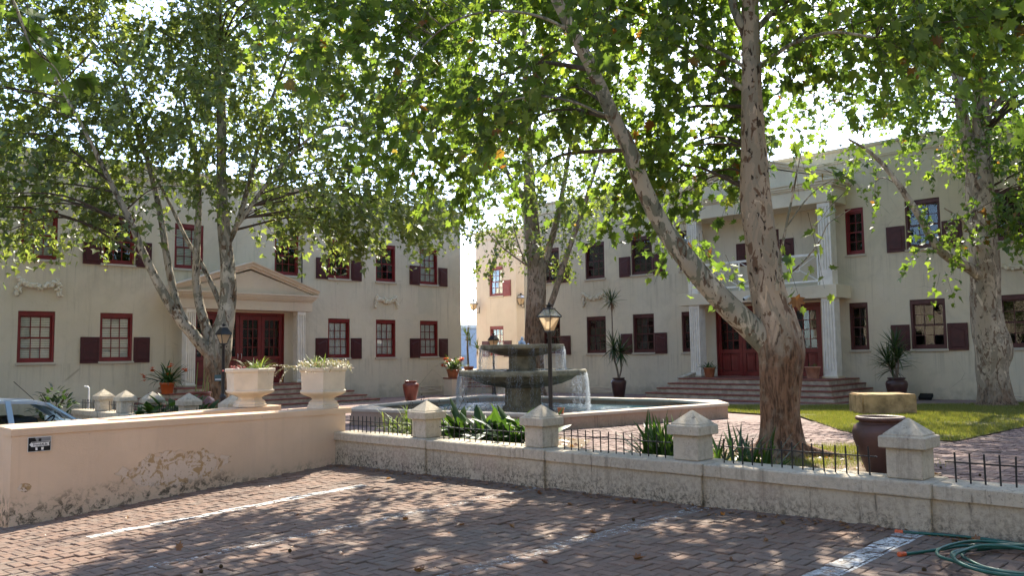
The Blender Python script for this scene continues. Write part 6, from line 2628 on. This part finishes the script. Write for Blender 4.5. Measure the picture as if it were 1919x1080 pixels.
# surface roots of the big tree
for k, (a, L_) in enumerate(((-1.35, .75), (-.55, .55), (-2.3, .5), (.6, .6), (2.4, .45), (1.5, .5))):
    c_, s_ = math.cos(a), math.sin(a)
    pts = [(.16 * c_, .16 * s_, .26, .10), (.30 * c_, .30 * s_, .10, .085), ((.3 + L_ * .4) * c_ - .05 * s_, (.3 + L_ * .4) * s_ + .05 * c_, .035, .055), ((.3 + L_) * c_, (.3 + L_) * s_, -.03, .03)]
    me_ = limb_mesh('root', [(x + 10.12, y + 5.05, z + cz(10.1, 5) + .02, r) for x, y, z, r in pts], 'bark_near', 12, 6, (10.12, 5.05, cz(10.1, 5)), False, 40 + k, 1.6)
    put('root', me_, T1)
T2 = tree('T2', 'pale trunked plane tree on the lawn close to the right hand building', (23.08, 5.79, cz(23, 5.8)), T2P, 3700, 1.6, 11, (.45, .85), .140, LEAF_COARSE, 'plane_leaf', 'bark_right', 102,
          extra=blob_pts([(21.41, 6.58, 4.2, .22, 10), (21.33, 6.84, 4.6, .2, 8), (21.53, 6.19, 4.2, .22, 10), (21.6, 5.94, 4.8, .2, 8), (21.47, 6.4, 3.35, .12, 5), (21.4, 6.6, 5.0, .2, 8), (21.8, 5.2, 4.75, .3, 14), (21.87, 4.85, 4.35, .3, 14), (21.84, 4.96, 5.2, .3, 12), (21.9, 4.69, 6.4, .3, 10), (21.3, 6.9, 4.05, .15, 6)], 6),
          singles=60, nbranch=130, nring=28)
T3 = tree('T3', 'multi stemmed plane tree in front of the left building', (9.2, 18.87, .05), T3P, 6500, 1.5, 12, (.45, .9), .132, LEAF_COARSE, 'plane_leaf_far', 'bark_left', 103, nbranch=260, nring=26, thin=thin3, gap=.30)
T4 = tree('T4', 'slender plane tree beyond the fountain in the middle of the courtyard', (20.9, 19.38, cz(20.9, 19.4)), T4P, 2100, 1.5, 11, (.45, .9), .135, LEAF_COARSE, 'plane_leaf_far', 'bark_far', 104, nbranch=110, nring=24)

# a branch of a tree that stands outside the picture on the left
LIMBS['T5'] = [('trunk', [(-2.6, 9.2, -.3, .30), (-2.6, 9.2, 0.4, .22), (-2.55, 9.15, 2.2, .19), (-2.4, 9.05, 3.8, .16), (-2.0, 8.9, 5.4, .12), (-1.6, 8.8, 7.0, .08)]),
               ('limb', [(-2.42, 9.06, 3.7, .09), (-1.3, 8.6, 4.6, .07), (0.1, 8.15, 5.3, .05), (1.1, 7.95, 5.35, .035), (1.51, 7.86, 5.12, .025), (1.86, 7.78, 4.75, .015), (1.98, 7.75, 4.49, .011), (2.06, 7.73, 4.28, .008), (2.22, 7.69, 4.15, .005), (2.3, 7.66, 4.0, .004)])]
T5 = tree('T5', 'plane tree outside the left edge reaching one bright branch into the top left corner', (-2.6, 9.2, -.3), [(-2.6, 5.0), (.6, 5.2), (.9, 6.5), (.0, 8.2), (-1.8, 8.0), (-2.8, 6)], 60, .9, 9, (.4, .7), .155, LEAF_FINE, 'plane_leaf', 'bark_left', 105,
          extra=blob_pts([(1.5, 7.86, 5.15, .12, 8), (1.7, 7.82, 5.0, .10, 7), (1.84, 7.78, 4.85, .08, 5), (1.95, 7.75, 4.65, .06, 3), (2.05, 7.73, 4.45, .05, 3), (2.2, 7.69, 4.35, .04, 1), (1.6, 7.85, 4.85, .10, 6)], 8),
          singles=260, nbranch=20, nring=18, group='plane trees in the courtyard')

# ---- grass
def grass(name, n, fpos, hmin, hmax, mat, seed, wd=.0035):
    r = np.random.default_rng(seed)
    P = fpos(r, n)
    n = len(P)
    a = r.uniform(0, 2 * PI, n)
    h = r.uniform(hmin, hmax, n)
    ln = r.normal(0, .35, n)
    dx, dy = np.cos(a), np.sin(a)
    V = np.empty((n, 3, 3))
    V[:, 0] = P + np.stack([dx * wd, dy * wd, np.zeros(n)], 1)
    V[:, 1] = P - np.stack([dx * wd, dy * wd, np.zeros(n)], 1)
    V[:, 2] = P + np.stack([-dy * h * ln, dx * h * ln, h], 1)
    me = bpy.data.meshes.new(name)
    me.vertices.add(n * 3)
    me.vertices.foreach_set('co', V.reshape(-1).astype(np.float32))
    me.loops.add(n * 3)
    me.loops.foreach_set('vertex_index', np.arange(n * 3, dtype=np.int32))
    me.polygons.add(n)
    me.polygons.foreach_set('loop_start', np.arange(0, n * 3, 3, dtype=np.int32))
    me.polygons.foreach_set('loop_total', np.full(n, 3, dtype=np.int32))
    me.attributes.new('tint', 'FLOAT', 'POINT').data.foreach_set('value', np.repeat(r.random(n), 3).astype(np.float32))
    me.materials.append(M[mat])
    me.update()
    o = put(name, me)
    o['kind'] = 'stuff'
    return o


def lawn_pos(r, n):
    x = r.uniform(13.2, 24.6, n * 3)
    y = r.uniform(2, 12, n * 3)
    k = inside_np(LAWN, x, y)
    nz = pnoise(x[k], y[k], .8, 4.0) + .5 * pnoise(x[k], y[k], 2.6, 9.0)
    kk = nz + r.normal(0, .25, k.sum()) > -.22
    x, y = x[k][kk][:n], y[k][kk][:n]
    return np.stack([x, y, .18 - .010 * (y - 6) - .006 * (x - 12) + .03], 1)


grass('grass', 120000, lawn_pos, .03, .085, 'grass_blade', 71, .0042)


def tuft_pos(r, n):
    c = [(9.0, 4.9), (9.5, 4.3), (10.6, 4.2), (10.9, 4.9), (7.75, 6.35), (8.9, 5.6), (10.2, 3.7), (11.3, 4.6), (7.6, 6.9)]
    i = r.integers(0, len(c), n)
    x = np.array([c[k][0] for k in i]) + r.normal(0, .22, n)
    y = np.array([c[k][1] for k in i]) + r.normal(0, .22, n)
    k = x > 7.4
    x, y = x[k], y[k]
    return np.stack([x, y, .18 - .010 * (y - 6) - .006 * (x - 12) + .045], 1)


grass('grass', 7000, tuft_pos, .03, .10, 'grass_blade', 72, .003)

# ---- fallen leaves and seed balls
lv, lf = LEAF_FINE
DRY = []
for k in range(4):
    vs = []
    for x, y, z in lv:
        c = .9 + .35 * k
        vs.append((x * (.82 - .13 * k), (y - .4) * (1 - .06 * k), abs(x) * c * .55 + (y - .4) ** 2 * .35 * (1 if k % 2 else .4) + .02))
    DRY.append(MB().add(vs, lf, True).mesh('fallen_leaf', M['dry_leaf']))
spots = [(3.04, 6.85, .085, 'upright curled brown leaf on the sunny paving by the first bay line'), (4.96, 5.52, .10, None), (4.86, 3.52, .10, None), (3.68, 4.5, .11, None), (4.38, 4.0, .07, None), (4.97, 5.83, .08, None), (4.89, 6.19, .08, None), (5.4, 7.5, .07, None),
         (3.69, 5.46, .07, None), (4.49, 7.41, .06, None), (3.54, 9.27, .07, None), (5.37, 4.36, .08, None), (5.16, 5.07, .08, None), (6.62, 6.1, .09, None), (6.7, 4.9, .09, None), (6.65, 3.9, .08, None), (6.6, 3.3, .08, None), (5.9, 3.1, .06, None), (5.2, 3.0, .06, None), (6.3, 5.4, .07, None), (6.5, 8.6, .07, None), (4.4, 2.9, .07, None), (6.72, 1.86, .10, 'pale brown curled leaf lying across the garden hose')]
rl_ = random.Random(31)
for i, (x, y, s, lab) in enumerate(spots):
    o = put('fallen_leaf', DRY[0 if i == 0 else rl_.randrange(4)], None, (x, y, gz(x, y) + (.004 if lab is None or i == 0 else .022)), (R(72) if i == 0 else rl_.gauss(0, .2), rl_.gauss(0, .2), rl_.uniform(0, 6.28)))
    if i == 0:
        o.location.z += .03
        o.rotation_euler = (R(60), 0, R(-40))
    o.scale = (s, s, s)
    tag(o, lab or 'dry brown plane leaf fallen on the brick paving of the parking bays', 'leaf', 'fallen leaves on the paving' if lab is None else None, 'thing')
sb = MB()
sb.lathe([(.0, -.016), (.011, -.011), (.016, 0), (.011, .011), (0, .016)], 8)
sbm = sb.mesh('seed_ball', M['seed_ball'])
for x, y in ((2.75, 5.84), (2.91, 5.86), (3.5, 5.9), (5.7, 1.9), (4.2, 3.2), (6.0, 4.4), (12.2, 5.6), (11.9, 6.4), (13.0, 6.6), (9.9, 1.6), (10.8, 1.5), (8.5, 1.9), (9.6, 2.6), (10.0, 3.1)):
    z = (gz(x, y) if x < 7 else cz(x, y) + .03) + .015
    o = put('seed_ball', sbm, None, (x, y, z))
    tag(o, 'small round brown seed ball lying on the brick paving', 'seed ball', 'seed balls on the paving', 'thing')
# litter too small to pick apart
r77 = np.random.default_rng(77)
n = 900
px_ = np.where(r77.random(n) < .72, 6.96 - np.abs(r77.normal(0, .16, n)), r77.uniform(2.5, 6.9, n))
py_ = r77.uniform(.8, 10.4, n)
P = np.stack([px_, py_, [gz(a, b) + .006 for a, b in zip(px_, py_)]], 1)
Dv = r77.normal(0, 1, (n, 3))
Dv[:, 2] *= .15
Nv = r77.normal(0, .2, (n, 3))
Nv[:, 2] += 1
o = put('leaf_litter', leaf_mesh('leaf_litter', P, frames(Dv, Nv), np.where(px_ > 6.7, r77.uniform(.015, .055, n), r77.uniform(.012, .030, n)), r77.random(n), LEAF_COARSE, 'dry_leaf'))
o['kind'] = 'stuff'
n = 900
x = r77.uniform(7.4, 10.8, n)
y = r77.uniform(2.6, 10.4, n)
k = inside_np(BED_NEAR, x, y) | inside_np(BED_TREE, x, y)
x, y = x[k], y[k]
n = len(x)
z = np.array([cz(a, b) for a, b in zip(x, y)]) + np.where(inside_np(BED_NEAR, x, y), .17, .055)
Dv = r77.normal(0, 1, (n, 3))
Dv[:, 2] *= .2
Nv = r77.normal(0, .3, (n, 3))
Nv[:, 2] += 1
o = put('leaf_litter', leaf_mesh('leaf_litter', np.stack([x, y, z], 1), frames(Dv, Nv), r77.uniform(.03, .10, n), r77.random(n), LEAF_COARSE, 'dry_leaf'))
o['kind'] = 'stuff'

# ================================================================== PARKED CAR
def car():
    zg = -.585
    t = thing('parked_car', 'pale blue hatchback parked behind the salmon walls, mostly hidden', 'car', (4.75, 17.9, zg))
    # side profile stations along x: (x, z_low, z_belt, half width)
    xs = [-1.85, -1.80, -1.6, -1.2, -.4, .4, 1.0, 1.45, 1.75, 1.86]
    zl = [.42, .30, .24, .22, .22, .22, .22, .24, .30, .42]
    zb = [.80, .90, .93, .93, .91, .89, .86, .78, .68, .56]
    hw = [.62, .74, .81, .83, .84, .84, .83, .79, .70, .58]
    b = MB()
    rg = []
    for x, a, c, w in zip(xs, zl, zb, hw):
        m = (a + c) / 2
        rg.append([(x, -w * .92, a), (x, -w, a + .10), (x, -w, m + .05), (x, -w * .96, c - .05), (x, -w * .88, c), (x, 0, c + .025), (x, w * .88, c), (x, w * .96, c - .05), (x, w, m + .05), (x, w, a + .10), (x, w * .92, a)])
    b.rings(rg, True, True, True)
    b.build('body', M['car_paint'], t)
    # greenhouse
    g = MB()
    roof = [(-1.62, .95, .64), (-1.45, 1.25, .58), (-1.15, 1.40, .55), (-.5, 1.455, .55), (.1, 1.42, .545), (.35, 1.36, .55), (.98, .92, .68)]
    rg = []
    for x, z, w in roof:
        rg.append([(x, -w, z - .02), (x, -w * .82, z + .012), (x, 0, z + .035), (x, w * .82, z + .012), (x, w, z - .02)])
    g.rings(rg, False, False, True)
    # pillars
    for s in (-1, 1):
        def sd(x, z):
            q = (z - .9) / .5
            return s * (.76 - .20 * max(0, min(1, q)))
        for (x0, z0, x1, z1, w) in ((.98, .90, .33, 1.37, .07), (-.28, .90, -.33, 1.44, .09), (-1.30, .92, -1.28, 1.40, .16), (-1.6, .92, -1.42, 1.27, .12)):
            ring = []
            for (x, z) in ((x0, z0), (x1, z1)):
                y = sd(x, z)
                ring.append([(x - w / 2, y, z), (x + w / 2, y, z), (x + w / 2, y - s * .05, z), (x - w / 2, y - s * .05, z)])
            g.rings(ring, True, True, False)
        ring = []
        for x, z, w in roof[1:]:
            y = s * w
            ring.append([(x, y * 1.005, z - .06), (x, y * 1.005, z - .008), (x, y * .93, z - .008), (x, y * .93, z - .06)])
        g.rings(ring, True, True, False)
    g.build('roof', M['car_paint'], t)
    for s in (-1, 1):
        for pts in ([(.90, .91), (.36, 1.33), (-.26, 1.395), (-.24, .91)], [(-.37, .91), (-.39, 1.395), (-1.18, 1.35), (-1.22, .93)]):
            q = MB()
            ol = []
            for x, z in pts:
                ol.append((x, s * (.735 - .20 * max(0, (z - .9) / .5)), z))
            q.sheet(ol if s < 0 else ol[::-1])
            q.build('side_window', M['window_glass'], t)
        q = MB()
        q.box(.72, .86, s * .84 - .09, s * .84 + .09, .93, 1.05, bev=.03)
        q.build('mirror', M['car_paint'], t)
    q = MB()
    q.sheet([(.97, -.62, .925), (.97, .62, .925), (.37, .50, 1.37), (.37, -.50, 1.37)])
    q.build('windscreen', M['window_glass'], t)
    q = MB()
    q.sheet([(-1.63, .60, .96), (-1.63, -.60, .96), (-1.46, -.52, 1.26), (-1.46, .52, 1.26)])
    q.build('rear_window', M['window_glass'], t)
    wm = MB()
    wm.lathe([(.17, -.09), (.28, -.10), (.30, -.07), (.30, .07), (.28, .10), (.17, .09)], 24, M=Matrix.Rotation(PI / 2, 4, 'X'))
    wme = wm.mesh('tyre', M['tyre'])
    hm = MB()
    hm.lathe([(.02, -.085), (.165, -.08), (.17, .0), (.165, .08), (.02, .085)], 20, M=Matrix.Rotation(PI / 2, 4, 'X'))
    hme = hm.mesh('rim', M['steel'])
    for x in (-1.15, 1.17):
        for s in (-1, 1):
            o = put('wheel', wme, t, (x, s * .76, .30))
            put('rim', hme, o)
    for s in (-1, 1):
        q = MB()
        q.box(1.70, 1.80, s * .56 - .12, s * .56 + .12, .52, .64, bev=.03)
        q.build('headlight', M['plastic_white'], t)
        q = MB()
        q.box(-.35, .2, s * .36 - .23, s * .36 + .23, .55, 1.12, bev=.08)
        q.build('seat', M['car_seat'], t)
    q = MB()
    q.tube([(.62 + .11 * math.cos(a), .36 + .16 * math.sin(a), .95 + .12 * math.cos(a)) for a in [2 * PI * k / 16 for k in range(17)]], .014, 6)
    q.build('steering_wheel', M['car_seat'], t)
    q = MB()
    q.tube([(.28, 0, 1.40), (-.10, 0, 1.78)], .006, 5)
    q.build('aerial', M['ink_black'], t)
    return t


car()

# ================================================================== WHAT STANDS BEHIND THE VIEWER (seen in the window panes)
def opposite(label, loc, rz, u0, u1, zt, step):
    t = thing('opposite_building', label, 'building', loc, rz)
    op = []
    u = u0 + 2
    while u < u1 - 2:
        op += [(u, u + 1.0, 1.2, 2.8), (u, u + 1.0, 4.4, 6.0)]
        u += step
    facade(t, u0, u1, -1.2, zt, op, 'opposite_render', 7)
    cornice(t, u0, u1, zt, 7)
    for o in op:
        q = MB()
        q.box(o[0], o[1], .155, .17, o[2], o[3])
        q.build('window', M['window_glass'], t)
        q = MB()
        q.box(o[0], o[1], .5, .52, o[2], o[3])
        q.build('interior', M['dark_room'], t)
    return t


opposite('pale block across the car park mirrored in the right hand windows', (-15, 0, 0), R(90), -16, 30, 7.6, 4.2)
opposite('pale block across the street mirrored in the left hand windows', (0, -19, 0), R(180), -30, 15, 7.6, 4.2)
for i, (x, y, sc, rz) in enumerate(((-5.0, -6.5, .92, 2.6), (3.5, -10.5, 1.05, 4.0), (12.5, -9.0, .95, 5.2), (-9.5, 13.0, .95, .4))):
    c = copy_tree(T4 if i % 2 else T2)
    c.location = (x, y, -1.4)
    c.rotation_euler = (0, 0, rz)
    c.scale = (sc * 1.15, sc * 1.15, sc * .85)
    tag(c, 'plane tree ' + ('beside the street wall', 'in front of the street block', 'by the street gate', 'near the driveway entrance', 'at the corner of the street')[i] + ', mirrored in the windows', 'tree', 'plane trees behind the viewer', 'thing')
